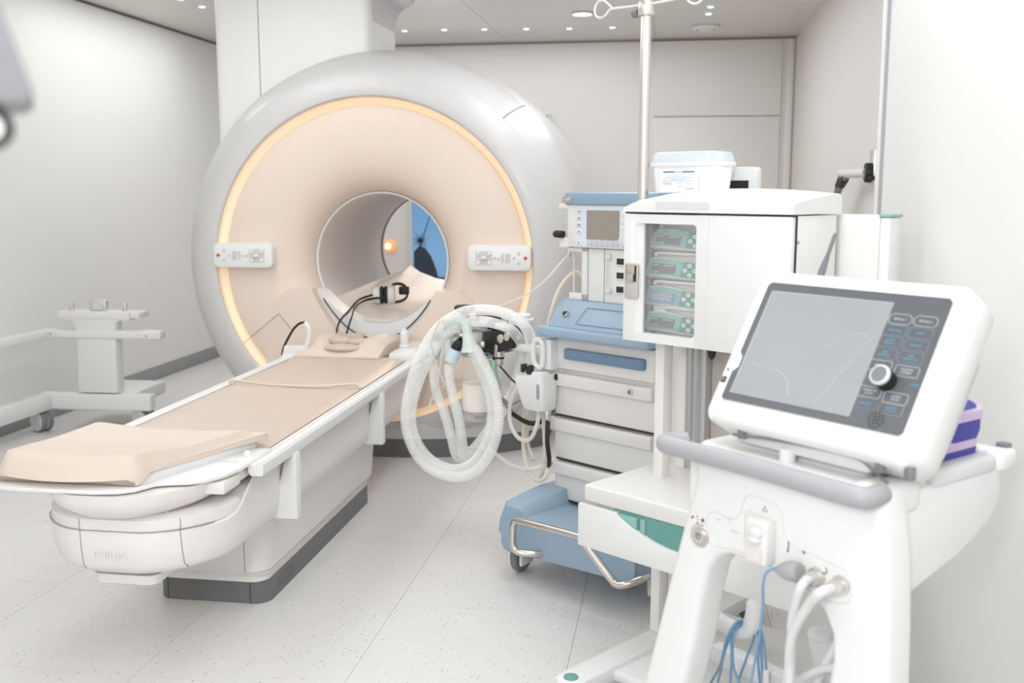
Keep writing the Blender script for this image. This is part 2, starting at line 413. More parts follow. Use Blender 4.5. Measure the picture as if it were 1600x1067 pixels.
# backlit picture behind the scanner
t = thing('backlit_picture', 'backlit dusk picture of palms on back wall seen through scanner bore', 'picture', (-1.6, YB, .45))
obj('print', MB().box(-.615, .55, -.03, -.004, .02, 1.55), 'mural', t)
obj('frame', MB().box(-.635, -.615, -.036, 0, 0, 1.57).box(.55, .57, -.036, 0, 0, 1.57).box(-.615, .55, -.036, 0, 0, .02).box(-.615, .55, -.036, 0, 1.55, 1.57), 'lightgrey', t)
mb = MB()
def flat(mb, poly, y0=-.033, y1=-.029): mb.prism(poly, 'y', y0, y1)
flat(mb, [(-.6 + .0, .2), (-.6, .42), (-.55, .47), (-.5, .45), (-.45, .38), (-.41, .28), (-.39, .2)])
for a in range(0, 360, 24):
    ca, sa = math.cos(R(a)), math.sin(R(a)); L_ = .09 if a % 48 else .06
    flat(mb, [(-.545 + ca * .005 - sa * .004, .52 + sa * .005 + ca * .004), (-.545 + ca * L_, .52 + sa * L_ - .012), (-.545 + sa * .004, .52 - ca * .004)])
flat(mb, [(-.55, .46), (-.54, .46), (-.445, .76), (-.45, .76)])
flat(mb, [(-.615, .15), (.55, .15), (.55, .205), (.1, .215), (-.3, .2), (-.615, .22)])
obj('palm_silhouette', mb, 'silhouette', t)
mb = MB(); flat(mb, [(-.615, .02), (.55, .02), (.55, .15), (-.615, .15)]); obj('sea_strip', mb, 'sea', t)
t = thing('wall_lamp', 'small round amber wall lamp lit behind the scanner bore', 'lamp', (-2.42, YB, .915))
obj('shade', MB().lathe([(.056, 0), (.054, -.016), (.043, -.04), (.028, -.052), (.024, -.052), (.04, -.036), (.047, 0)], ax='y', seg=32), 'amberglass', t)
obj('bulb', MB().ball((-.008, -.04, 0), .022, .024, .028), 'sconce', t)
area('bore_fill_light', (-1.9, 8.4, 1.6), (-1.55, 6.2, .9), .5, .5, 6, (1.0, .84, .70))  # warm fill added behind the scanner to brighten the bore; not a fixture

# ------------------------------------------------------------------ MRI scanner
GX, GY, GZ = -1.55, 5.2, 1.02
g = thing('mri_scanner', 'large white round scanner with peach front ring and open bore', 'scanner', (GX, GY, 0))
SH = 96
obj('front_ring', MB().lathe([(.845, .075), (.845, .006), (.853, -.004), (.87, -.008), (.91, -.002), (.96, .02), (.995, .048), (1.003, .06)], (0, 0, GZ), 'y', SH), 'shell', g)
sh = MB().lathe([(1.001, .058), (1.006, .066), (1.045, .115), (1.085, .2), (1.112, .31), (1.122, .42), (1.126, .7), (1.126, 1.05), (1.11, 1.25), (1.04, 1.4), (.9, 1.47), (.36, 1.48)], (0, 0, GZ), 'y', SH)
# the shell stops at the floor
for v in sh.bm.verts:
    if v.co.z < .09: v.co.z = .09
obj('outer_shell', sh, 'shell', g)
obj('glow_ring', MB().lathe([(.844, .012), (.842, .04), (.806, .062), (.798, .066)], (0, 0, GZ), 'y', SH), 'glow', g)
obj('front_disc', MB().lathe([(.806, .075), (.806, .05), (.803, .042), (.795, .038), (.72, .034), (.64, .036), (.57, .044), (.51, .058), (.46, .08), (.42, .112), (.392, .152), (.376, .19), (.369, .225)], (0, 0, GZ), 'y', SH), 'peach', g)
obj('bore_lip', MB().lathe([(.37, .215), (.368, .207), (.362, .205), (.357, .21), (.355, .225)], (0, 0, GZ), 'y', SH), 'white', g)
obj('bore_tube', MB().lathe([(.355, .222), (.355, .6), (.355, 1.0), (.355, 1.44)], (0, 0, GZ), 'y', SH), 'bore', g)
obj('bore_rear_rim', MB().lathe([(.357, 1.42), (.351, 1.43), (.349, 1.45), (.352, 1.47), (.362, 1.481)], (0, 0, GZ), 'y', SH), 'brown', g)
# panel joints on the shell
def arc_y(a, prof, n): return [(r * math.cos(R(a)), h, GZ + r * math.sin(R(a))) for r, h in prof]
prof_j = [(1.006, .062), (1.046, .114), (1.086, .199), (1.113, .31)]
mb = MB()
for a in (47,): loop_line(mb, arc_y(a, prof_j, 4), .0025, False)
obj('joint', mb, 'seam', g)
mb = MB(); loop_line(mb, [(1.0035 * math.cos(R(a)), .061, GZ + 1.0035 * math.sin(R(a))) for a in range(-38, 95, 3)], .0012, False); obj('ring_joint', mb, 'lightgrey', g)
# skirt and kick plate
def skirt_y(x): return -.03 + .38 * (abs(x) / .87) ** 2.6
XS = [-.87 + 1.74 * i / 40 for i in range(41)]
rings = []
for x in XS:
    zt = GZ - math.sqrt(.868 ** 2 - x * x) if abs(x) < .80 else .69
    zt = min(zt, GZ - math.sqrt(1.1 ** 2 - x * x) + .04) if abs(x) > .6 else zt
    zt = max(zt, .12)
    y = skirt_y(x); rings.append([(x, y, .095), (x, y + .004, zt - .01), (x, y + .016, zt), (x, y + .3, zt), (x, y + .3, .095)])
obj('skirt', MB().loft(rings), 'shell', g)
pl = [(x, skirt_y(x) - .004) for x in XS] + [(.87, 1.3), (-.87, 1.3)]
obj('kick_plate', MB().prism(pl, 'z', 0, .098), 'kick', g)
# lower apron around the table bridge
def bowl(x, base, rise): return base + rise * (abs(x) / .33) ** 2.2
n = 24
arc = [(-.33 + .66 * i / n) for i in range(n + 1)]
ap = [(-.46, .878), (-.335, .878)] + [(x, bowl(x, .545, .32)) for x in arc] + [(.335, .878), (.46, .878), (.53, .82), (.6, .5), (.6, .42), (-.6, .42), (-.6, .5), (-.53, .82)]
ap = [(x, z) for x, z in ap]
obj('lower_apron', MB().prism(ap, 'y', .026, .26), 'peach', g)
mb = MB(); loop_line(mb, [(-.75, .022, .56), (-.52, .023, .745), (-.45, .0235, .66)], .0016, False); obj('apron_joint', mb, 'seam', g)
cr = [(x, bowl(x, .54, .32)) for x in arc] + [(x, bowl(x, .69, .185)) for x in reversed(arc)]
obj('bridge_lip', MB().prism(cr, 'y', .1, .26), 'white', g)
mb = MB().tube([(x * .97, .094 - .003, bowl(x, .612, .255)) for x in arc[1:-1]], .0035, 8, 2); obj('bridge_cable', mb, 'black', g)
rings = []
for y, k in ((.24, 0), (.55, .25), (.9, .5), (1.2, .75), (1.46, 1)):
    near = [(-.285, .81), (-.25, .755), (-.16, .715), (-.05, .697), (.05, .695), (.16, .713), (.25, .755), (.285, .81)]
    far = [(-.285, .85), (-.22, .862), (-.165, .905), (-.10, .86), (.0, .822), (.12, .80), (.25, .81), (.285, .84)]
    top = [(a[0] * (1 - k) + b[0] * k, y, a[1] * (1 - k) + b[1] * k) for a, b in zip(near, far)]
    rings.append(top + [(x * .96, y, z - .03) for x, y_, z in reversed(top)])
obj('bore_bed', MB().loft(rings), 'bore', g)
obj('bed_stop', MB().cyl((-.02, .9, 0), .014, .715, .748, seg=16, bev=.004).cyl((-.13, .36, 0), .016, .688, .70, seg=16, bev=.004), 'white', g)
# control panels
def control_panel(x0, x1, flip):
    s = -1 if flip else 1
    p = obj('control_panel', MB().prism(rrect(x0, x1, .985 + .005, 1.118, .028), 'y', -.012, .06, .004), 'white', g)
    def X(u): return (x0 + u) if not flip else (x1 - u)
    obj('red_button', MB().cyl((X(.027), 0, 1.055), .0085, -.018, -.01, 'y', 16, .002), 'red', p)
    mb = MB()
    for u, z, r in ((.06, 1.078, .008), (.06, 1.03, .008), (.085, 1.054, .007), (.165, 1.05, .007), (.185, 1.054, .008)): mb.cyl((X(u), 0, z), r, -.0145, -.01, 'y', 14, .001)
    for u in (.11, .125, .145): mb.prism(rrect(X(u) - .006, X(u) + .006, 1.03, 1.078, .0055), 'y', -.0145, -.01)
    obj('button', mb, 'shell', p)
    obj('keypad_field', MB().prism(rrect(X(.24) - .042, X(.24) + .042, 1.018, 1.088, .008), 'y', -.0126, -.01), 'shell', p)
    mb = MB()
    for du in (-.028, .028):
        for dz in (-.024, .024): mb.cyl((X(.24) + du, 0, 1.053 + dz), .009, -.0155, -.01, 'y', 14, .001)
    obj('direction_button', mb, 'white', p)
    obj('toggle', MB().box(X(.24) - .013, X(.24) + .013, -.026, -.012, 1.047, 1.062, .003), 'white', p)
control_panel(-.857, -.532, False); control_panel(.513, .838, True)
# column up to the ceiling
colp = rrect(-.95, -.085, .30, .90, .045, 6)
obj('column_cover', MB().prism(colp, 'z', 1.55, ZC - .001), 'column', g)
mb = MB()
rings = []
for z, o_ in ((2.30, -.002), (2.36, .004), (2.40, .018), (2.43, .045), (2.45, .085), (2.463, .11), (2.476, .116), (2.50, .116), (2.52, .1)):
    rings.append([(x + o_ * (1 if x > -.2 else 0), y, z) for x, y in rrect(-.3, -.083, .36, .92, .05, 5)])
mb.loft(rings); obj('column_collar', mb, 'shell', g)
obj('column_joint', MB().box(-.6925, -.6885, .298, .302, 1.7, ZC).box(-.0862, -.0845, .42, .4225, 1.9, 2.33), 'seam', g)

# ------------------------------------------------------------------ patient table
tb = thing('patient_table', 'white patient table on a pedestal with dark kick plate', 'table', (-1.54, 3.2, 0))
def outline(hx, y0, y1, rf, bulge, rb=.03, nb=8):
    """plan outline: rounded, slightly bulging front at y0"""
    out = []
    for k in range(nb + 1):
        a = R(180 + 90 * k / nb); out.append((-hx + rf + rf * math.cos(a), y0 + rf + rf * math.sin(a)))
    for k in range(nb + 1):
        a = R(270 + 90 * k / nb); out.append((hx - rf + rf * math.cos(a), y0 + rf + rf * math.sin(a)))
    for k in range(4):
        a = R(0 + 90 * k / 3); out.append((hx - rb + rb * math.cos(a), y1 - rb + rb * math.sin(a)))
    for k in range(4):
        a = R(90 + 90 * k / 3); out.append((-hx + rb + rb * math.cos(a), y1 - rb + rb * math.sin(a)))
    return [(x, y - bulge * max(0, 1 - (x / hx) ** 2) * (1 if y < y0 + rf * 1.05 else 0)) for x, y in out]
def stack(levels):
    return MB().loft([[(x, y, z) for x, y in o] for z, o in levels])
obj('kick_plate', stack([(0, outline(.2, .0, 1.2, .05, .012)), (.078, outline(.2, .0, 1.2, .05, .012)), (.08, outline(.197, .003, 1.197, .05, .012))]), 'kick', tb)
mb = MB()
for k in range(3): mb.box(.1985, .2015, .1, .24, .02 + k * .016, .027 + k * .016)
obj('kick_vent', mb, 'bezel', tb)
obj('pedestal_foot', stack([(.08, outline(.195, -.008, 1.2, .05, .012)), (.1, outline(.195, -.008, 1.2, .05, .012)), (.106, outline(.204, -.02, 1.21, .05, .012)), (.118, outline(.208, -.026, 1.215, .05, .012))]), 'tablebody', tb)
obj('pedestal', stack([(.118, outline(.205, -.03, 1.22, .06, .012)), (.126, outline(.212, -.036, 1.225, .06, .012)), (.25, outline(.222, -.04, 1.23, .06, .012)), (.35, outline(.235, -.05, 1.235, .06, .012))]), 'tablebody', tb)
def y_front(o, x):
    best = None
    for (xa, ya), (xb, yb) in zip(o, o[1:]):
        if ya > o[0][1] + .02 and yb > o[0][1] + .02: continue
        if min(xa, xb) <= x <= max(xa, xb) and abs(xb - xa) > 1e-9:
            y = ya + (yb - ya) * (x - xa) / (xb - xa)
            if best is None or y < best: best = y
    return best
def v_joint(name, levels, x, r=.0014, m='seam'):
    pts = [(x, y_front(o, x) - .0002, z) for z, o in levels]
    obj(name, loop_line(MB(), pts, r, False), m, tb)
ped = [(.118, outline(.205, -.03, 1.22, .06, .012)), (.126, outline(.212, -.036, 1.225, .06, .012)), (.25, outline(.222, -.04, 1.23, .06, .012)), (.35, outline(.235, -.05, 1.235, .06, .012))]
v_joint('pedestal_joint', ped, .14); v_joint('pedestal_joint', [(.001, outline(.2, .0, 1.2, .05, .012)), (.078, outline(.2, .0, 1.2, .05, .012))], .14, m='dark'); v_joint('pedestal_joint', [(.001, outline(.2, .0, 1.2, .05, .012)), (.078, outline(.2, .0, 1.2, .05, .012))], -.16, m='dark')
# overhanging cover: lower shell, upper shell
body_lo = [(.312, outline(.20, -.50, 1.5, .16, .05)), (.318, outline(.228, -.53, 1.6, .18, .05)), (.334, outline(.262, -.556, 1.7, .19, .05)), (.352, outline(.278, -.568, 1.8, .2, .05)), (.40, outline(.286, -.573, 1.85, .2, .05)), (.455, outline(.29, -.576, 1.88, .2, .05))]
def swoop(y): q = min(1, max(0, (y + .45) / .2)); return .455 + .092 * q * q * (3 - 2 * q)
rings = [[(x, y, z) for x, y in o] for z, o in body_lo[:-1]] + [[(x, y, swoop(y)) for x, y in body_lo[-1][1]]]
rings[-1:] = [[(x, y, swoop(y) - .006) for x, y in body_lo[-1][1]], [(x * .985, y + .003, swoop(y)) for x, y in body_lo[-1][1]]]
def densify(ring, k=14):
    out = []
    for (a, b) in zip(ring, ring[1:] + ring[:1]):
        n_ = k if math.dist(a, b) > .5 else 1
        for q in range(n_): out.append(tuple(a[c] + (b[c] - a[c]) * (q / n_) ** 1.6 if b[1] > a[1] else a[c] + (b[c] - a[c]) * (1 - (1 - q / n_) ** 1.6) for c in range(3)))
    return out
rings = [densify(r_) for r_ in rings[:-2]] + [[(x, y, swoop(y) - d_) for x, y, z in densify(r_)] for r_, d_ in zip(rings[-2:], (.006, 0))]
obj('lower_cover', MB().loft(rings), 'tablebody', tb)
body_up = [(.457, outline(.284, -.576, 1.8, .2, .05)), (.488, outline(.284, -.577, 1.8, .2, .05)), (.498, outline(.272, -.565, 1.8, .2, .045)), (.50, outline(.25, -.54, 1.8, .18, .04))]
obj('upper_cover', stack(body_up), 'tablebody', tb)
v_joint('cover_joint', body_lo[2:], -.088); v_joint('cover_joint', body_lo[2:], .19)
v_joint('cover_joint', body_up[:2], .19); v_joint('cover_joint', body_up[:2], -.088)
mb = MB(); loop_line(mb, [(x, y, .456) for x, y in outline(.2905, -.5768, 1.0, .2, .05)][1:15], .0014, False); obj('cover_gap', mb, 'seam', tb)
mb = MB(); text_mesh(mb, 'PHILIPS', .032, at(.0, -.6225, .385), .0003); obj('embossed_lettering', mb, 'tablebody', tb)
obj('foot_pedal_housing', MB().loft([[(x, y, z) for x, y in rrect(-.1 + i, .1 - i, -.56 + i, -.2, .03)] for z, i in ((.268, .02), (.276, .006), (.305, 0))]), 'tablebody', tb)
# tabletop, rails, fins
obj('table_top', MB().box(-.325, .325, -.3, 2.13, .548, .566, .004), 'white', tb)
for sx in (-1, 1):
    pr = [(.300, .548), (.336, .548), (.340, .560), (.340, .582), (.334, .590), (.322, .590), (.318, .584), (.311, .578), (.303, .582), (.300, .588), (.292, .588), (.292, .560)]
    mb = MB().prism([(sx * x, z) for x, z in pr], 'y', -.335, 2.13)
    obj('side_rail', mb, 'white', tb)
for y0 in (-.08, .93):
    obj('bracket_fin', MB().prism([(.24, .332), (.345, .332), (.345, .552), (.318, .552), (.302, .51), (.28, .43)], 'y', y0, y0 + .045, .003), 'white', tb)
# foot-end tray with wings
wing = [(-.30, -.17), (-.44, -.2), (-.455, -.27), (-.41, -.38), (-.33, -.5), (-.318, -.6), (-.312, -.68), (-.22, -.692), (.0, -.69), (.065, -.675), (.10, -.65), (.13, -.59), (.17, -.572), (.215, -.56), (.25, -.535), (.283, -.48), (.30, -.4), (.302, -.17)]
obj('foot_tray', MB().prism(wing, 'z', .58, .592, .003), 'white', tb)
obj('tray_bowl', stack([(.488, outline(.13, -.52, -.2, .12, .05)), (.497, outline(.185, -.58, -.2, .16, .06)), (.525, outline(.232, -.615, -.2, .18, .06)), (.55, outline(.245, -.625, -.2, .18, .06)), (.575, outline(.247, -.628, -.2, .18, .06))]), 'tablebody', tb)
obj('wing_end_block', MB().prism([(-.17, .5905), (-.17, .545), (-.26, .548), (-.30, .575), (-.30, .5905)], 'x', .235, .302, .003), 'white', tb)
obj('cushion_cradle', MB().prism([(-.26, -.60), (.10, -.615), (.135, -.53), (.20, -.34), (.252, -.155), (-.26, -.155), (-.28, -.4)], 'z', .588, .632, .006), 'white', tb)
obj('strap_slot', MB().prism(rrect(.2, .27, -.355, -.335, .0095), 'z', .5915, .5925).prism(rrect(.225, .27, -.29, -.272, .008), 'z', .5915, .5925), 'lightgrey', tb)
obj('wing_button', MB().ball((.262, -.265, .592), .014, .014, .016), 'white', tb)
obj('latch', MB().box(.13, .29, -.5, -.38, .535, .574, .01).box(.2, .28, -.42, -.24, .535, .572, .012), 'tablebody', tb)
obj('latch_pin', MB().cyl((.145, -.56, 0), .006, .49, .575, seg=12), 'steel', tb)
obj('head_bridge', MB().box(.20, .34, 1.56, 2.0, .566, .618, .006).box(-.335, -.22, 1.55, 2.02, .566, .6, .006), 'white', tb)
mb = MB().cyl((.22, 1.78, 0), .028, .618, .632, seg=24, bev=.004).cyl((.22, 1.78, 0), .021, .625, .70, seg=24, bev=.006).cyl((.22, 1.78, 0), .013, .69, .712, seg=20, bev=.003)
obj('plug_socket', mb, 'white', tb)

# cushions lying on the table
mt = thing('mattress', 'long beige vinyl mattress on the patient table', 'mattress', (-1.54, 3.2, .566))
def pad_mesh(y0, y1, hw0, hw1, h, nx=22, ny=40, wav=.004, seed=1):
    rnd = random.Random(seed); ph = [rnd.uniform(0, 6) for _ in range(6)]
    rings = []
    for j in range(ny + 1):
        v = j / ny; y = y0 + (y1 - y0) * v; hw = hw0 + (hw1 - hw0) * v; top = []
        for i in range(nx + 1):
            u = -1 + 2 * i / nx
            e = (1 - abs(u) ** 10) * (1 - abs(2 * v - 1) ** 30)
            z = h * (.55 + .45 * e) + wav * e * (math.sin(3.1 * y + 4 * u + ph[0]) * .6 + math.sin(6 * y - 5 * u + ph[1]) * .4 + .5 * math.sin(11 * (y * .8 + u * .25) + ph[2])) - .012 * (1 - u * u) * e
            top.append((u * hw, y, z))
        rings.append(top + [(hw, y, 0.001), (-hw, y, 0.001)])
    return MB().loft(rings)
obj('foot_pad', pad_mesh(-.16, .82, .285, .283, .04, seed=3), 'beige', mt)
obj('back_pad', pad_mesh(.825, 1.62, .283, .278, .04, seed=5), 'beige', mt)
obj('piping', MB().tube([(-.283, .83, .03), (-.26, .83, .043), (-.1, .815, .033), (.1, .81, .032), (.2, .82, .04), (.262, .83, .043), (.283, .83, .03)], .0055, 8), 'beige2', mt)

rings = []
NU, NV = 20, 18
for j in range(NV + 1):
    v = j / NV; y = -.69 + .56 * v
    xl = -.312 + .022 * min(1, v * 1.3); xr = .098 + .18 * v ** 1.15
    fr = 1 - (1 - min(1, v / .12)) ** 2.2; bk = 1 - max(0, (v - .84) / .16) ** 2 * .75
    top = []
    for i in range(NU + 1):
        u = -1 + 2 * i / NU; x = xl + (xr - xl) * (u + 1) / 2
        ed = 1 - max(0, (abs(u) - .86) / .14) ** 2.5 * .7
        crest = .070 + .014 * u * u; rear = .052 + (.022 if u < 0 else .008) * u * u
        q = min(1, max(0, (v - .1) / .45)); q = q * q * (3 - 2 * q)
        z = .592 + .006 + (crest * (1 - q) + rear * q) * (.2 + .8 * fr) * ed * bk
        yy = y + .05 * (1 - min(1, v / .12)) * (u * u) * (1 if u > 0 else .8)
        top.append((x, yy, z))
    zb = .594 + .038 * min(1, max(0, (v - .09) / .1))
    rings.append(top + [(top[-1][0] - .002, top[-1][1], zb), (top[0][0] + .002, top[0][1], zb)])
solo('leg_cushion', MB().loft(rings), 'beige2', 'thick pale beige foam leg cushion at the foot end of table', 'cushion', (-1.54, 3.2, 0.001))

hc = thing('head_cushion', 'beige hollowed head cushion at the scanner end of the table', 'cushion', (-1.54, 3.2, .6))
rings = []
for j in range(13):
    v = j / 12; y = 1.53 + .33 * v; f = math.sin(min(1, v / .55) * PI / 2) ** 1.3
    top = []
    for i in range(25):
        u = -1 + 2 * i / 24
        hump = .078 * (1 - abs(u) ** 6 * .5) - .055 * math.exp(-(u / .42) ** 4) * max(0, min(1, (v - .08) / .3))
        top.append((u * .212 - .055, y, .004 + hump * f))
    rings.append(top + [(.157, y, -.004), (-.267, y, -.004)])
obj('foam_block', MB().loft(rings), 'beige2', hc)
obj('back_panel', MB().box(-.2, -.02, 1.86, 1.89, 0, .07, .005).box(.07, .17, 1.86, 1.89, 0, .066, .005), 'beige', hc)
hr = thing('headrest', 'taupe padded headrest pieces nested in the beige head cushion', 'headrest', (-1.585, 4.86, .622))
obj('neck_pad', MB().ball((0, -.05, .012), .095, .055, .022), 'taupe', hr)
obj('side_pad', MB().ball((-.052, .03, .032), .062, .045, .026, mx=Matrix.Rotation(R(-14), 4, 'Z')), 'taupe', hr)
obj('side_pad', MB().ball((.058, .03, .028), .055, .04, .022, mx=Matrix.Rotation(R(14), 4, 'Z')), 'taupe', hr)
cp = thing('coil_paddle', 'white crescent coil paddle with black cable beside the head cushion', 'coil', (-1.815, 4.8, .592))
obj('paddle', MB().tube([(.043, .0, .162), (.06, 0, .145), (.066, 0, .115), (.055, 0, .06), (.02, 0, .015), (-.03, 0, .004), (-.07, 0, .004)], .013, 10, 6)
    .prism([(-.072, .0), (-.06, .05), (.03, .052), (.05, .045), (.03, .012), (.01, .0)], 'y', -.01, .012, .003), 'white', cp)
obj('cable', MB().tube([(-.076, 0, .0), (-.066, 0, .04), (-.04, 0, .09), (-.01, 0, .135), (.02, 0, .16), (.045, 0, .165)], .006, 10), 'black', cp)

hp = thing('headphones', 'white headphones with black band lying inside the scanner bore', 'headphones', (-1.64, 5.74, .80))
hp.scale = (.78, 1, 1.08)
tilt = Matrix.Rotation(R(18), 4, 'Z')
obj('ear_cup', MB().lathe([(.012, -.075), (.04, -.074), (.047, -.064), (.047, -.03), (.04, -.024)], ax='x', seg=24, cap=True, mx=tilt), 'white', hp)
obj('ear_cup', MB().lathe([(.012, .085), (.042, .084), (.05, .074), (.05, .035), (.042, .028)], ax='x', seg=24, cap=True, mx=tilt), 'white', hp)
obj('ear_cushion', MB().lathe([(.03, -.026), (.045, -.02), (.048, -.008), (.044, .0), (.03, .002)], ax='x', seg=24, cap=True, mx=tilt), 'black', hp)
obj('ear_cushion', MB().lathe([(.03, .0), (.044, .006), (.048, .016), (.045, .026), (.03, .03)], ax='x', seg=24, cap=True, mx=tilt), 'black', hp)
obj('head_band', MB().tube([(.06, .02, .05), (.09, .03, .058), (.135, .05, .05), (.16, .06, .02), (.155, .06, -.015), (.12, .05, -.035), (.07, .03, -.042)], .008, 8).box(.1, .175, .04, .07, -.002, .042, .008), 'black', hp)
obj('cable', MB().tube([(-.075, -.01, 0), (-.1, -.06, -.004), (-.13, -.16, -.016), (-.112, -.38, -.047), (-.077, -.62, -.072), (-.075, -.68, -.12)], .0062, 8)
    .tube([(.03, -.045, -.012), (-.03, -.06, -.012), (-.09, -.14, -.018), (-.08, -.34, -.03), (-.041, -.49, -.055), (-.008, -.62, -.08), (-.005, -.68, -.12)], .0062, 8), 'black', hp)

# ------------------------------------------------------------------ coil trolley at the left wall
tr = thing('coil_trolley', 'white wheeled coil trolley standing against the left wall', 'trolley', (-3.66, 5.45, 0), 3)
obj('base_frame', MB().box(.015, .69, .0, .075, .125, .222, .012, 3).prism([(.015, .0), (.09, .0), (-.02, -1.6), (-.095, -1.6)], 'z', .125, .222, .012).box(.2, .56, .05, .5, .135, .215, .008), 'white', tr)
col = [(.16, .703), (.16, .657), (.225, .655), (.25, .64), (.262, .61), (.262, .6), (.262, .55), (.266, .53), (.258, .23), (.495, .23), (.5, .53), (.5, .55), (.5, .6), (.505, .64), (.525, .653), (.585, .651), (.585, .7)]
obj('column', MB().prism(col, 'y', .005, .09, .004), 'white', tr)
obj('top_plate', MB().box(.155, .59, .0, .11, .66, .706, .006).box(.58, .64, .02, .15, .665, .7, .004), 'white', tr)
obj('arm', MB().box(.028, .772, -.004, .07, .546, .596, .012, 3), 'white', tr)
obj('side_arm', MB().prism([(.03, .0), (.1, .0), (-.02, -1.4), (-.09, -1.4)], 'z', .546, .596, .008), 'white', tr)
obj('socket', MB().box(.34, .44, .03, .06, .706, .77, .004), 'steel', tr)
obj('socket_plate', MB().box(.365, .415, .024, .03, .712, .748, .002).box(.395, .403, .02, .026, .715, .75), 'lightgrey', tr)
obj('guide_pin', MB().box(.215, .24, .03, .05, .70, .757, .003), 'steel', tr); obj('guide_pin', MB().box(.535, .56, .03, .05, .70, .757, .003), 'steel', tr)
obj('screw', MB().cyl((.115, 0, .575), .006, -.008, .0, 'y', 12).cyl((.69, 0, .568), .006, -.008, 0, 'y', 12), 'grey', tr)
def castor(parent, x, y, r, rot):
    mx = Matrix.Translation((x, y, r)) @ Matrix.Rotation(R(rot), 4, 'Z')
    c = obj('castor', MB().lathe([(.01, -.04), (r * .88, -.04), (r * .92, -.034), (r * .92, -.012), (.01, -.012)], ax='x', seg=28, cap=True, mx=mx).lathe([(.01, .012), (r * .92, .012), (r * .92, .034), (r * .88, .04), (.01, .04)], ax='x', seg=28, cap=True, mx=mx), 'lightgrey', parent)
    obj('tyre', MB().lathe([(r * .9, -.038), (r, -.032), (r, -.014), (r * .9, -.01)], ax='x', seg=28, mx=mx).lathe([(r * .9, .01), (r, .014), (r, .032), (r * .9, .038)], ax='x', seg=28, mx=mx), 'midgrey', c)
    obj('stem', MB().cyl((0, 0, 0), .018, r * .2, 1.0 * r, seg=12, mx=mx).cyl((0, 0, 0), .008, -.04, .04, 'x', 10, mx=mx), 'grey', c)
castor(tr, .035, -.02, .068, 62); castor(tr, .62, .06, .068, 62); castor(tr, -.06, -1.5, .068, 20)

# ------------------------------------------------------------------ anaesthesia machine
AO, AR = (-.568, 3.648, 0), -36.15
an = thing('anaesthesia_machine', 'pale grey and blue anaesthesia machine with four drawers', 'medical machine', AO, AR)
# base
mb = MB()
rings = []
for y, zt in ((-.05, .262), (-.02, .272), (.12, .292), (.16, .295), (.62, .295)):
    i = .02 if y < -.03 else 0
    rings.append([(-.04 + i, y, .165), (-.03 + i, y, .21), (-.012 + i, y, zt - .012), (.0 + i, y, zt), (.09, y, zt), (.105, y, zt - .012 if y < .14 else zt), (.115, y, .238), (.62, y, .225), (.62, y, .125), (.0 + i, y, .125), (-.02 + i, y, .135)])
mb.loft(rings); obj('base', mb, 'blue', an)
obj('base_front', MB().prism([(.0, .125), (.012, .20), (.1, .24), (.62, .225), (.62, .13), (.04, .095), (.015, .1)], 'y', -.062, -.04, .006), 'blue', an)
obj('foot_rail', MB().tube([(.21, -.045, .128), (.19, -.08, .13), (.15, -.115, .135), (.128, -.12, .155), (.125, -.12, .22), (.135, -.12, .245), (.16, -.12, .252), (.42, -.12, .262), (.45, -.12, .256), (.48, -.12, .225), (.57, -.12, .155), (.6, -.12, .142), (.63, -.11, .15), (.66, -.07, .165), (.66, -.045, .165)], .0125, 14, 5), 'chrome', an)
def anc(x, y, rot):
    mx = Matrix.Translation((x, y, .062)) @ Matrix.Rotation(R(rot), 4, 'Z')
    c = obj('castor', MB().box(-.032, -.018, -.045, .035, -.03, .07, .006, mx=mx).box(.018, .032, -.045, .035, -.03, .07, .006, mx=mx).box(-.03, .03, -.045, .04, .05, .085, .008, mx=mx), 'white', an)
    obj('wheel', MB().lathe([(.02, -.015), (.054, -.015), (.062, -.009), (.062, .009), (.054, .015), (.02, .015)], ax='x', seg=24, cap=True, mx=mx), 'midgrey', c)
anc(.03, .02, 10); anc(.56, .14, 40); anc(.03, .55, 30); anc(.56, .55, 0)
# cabinet body and drawers
obj('cabinet_body', MB().box(.055, .5, .2, .62, .25, .862, .006), 'cartgrey', an)
dz = [(.742, .862), (.572, .735), (.406, .565), (.252, .4)]
for k, (z0, z1) in enumerate(dz):
    if k == 0:
        d = obj('drawer', MB().box(.03, .502, .18, .205, z0 + .004, z1 - .002, .005), 'cartgrey', an)
        obj('drawer_handle', MB().box(.105, .468, .158, .185, .787, .826, .006), 'handleblue', d)
    else:
        d = obj('drawer', MB().box(.042, .502, .186, .205, z0, z1 - .005, .004), 'cartgrey', an)
        obj('drawer_lip', MB().prism([(.186, z1 - .004), (.166, z1 - .006), (.163, z1 - .012), (.165, z1 - .05), (.175, z1 - .055), (.188, z1 - .056)], 'x', .026, .502, .002), 'cartgrey', d)
        obj('gap', MB().box(.05, .5, .184, .2, z0 - .005, z0 + .001), 'dark', d)
        if k == 1:
            obj('lock', MB().cyl((.415, 0, z1 - .027), .012, .158, .168, 'y', 20, .002), 'steel', d)
            obj('keyhole', MB().cyl((.415, 0, z1 - .027), .006, .1565, .16, 'y', 16).box(.4142, .4158, .156, .16, z1 - .034, z1 - .02), 'midgrey', d)
obj('grip', MB().tube([(.012, .13, .745), (-.012, .13, .76), (-.018, .13, .8), (-.012, .13, .84), (.012, .13, .852), (.028, .13, .84), (.032, .13, .8), (.028, .13, .76), (.01, .13, .745)], .010, 8, 4).box(.0, .06, .14, .2, .742, .856, .006), 'white', an)
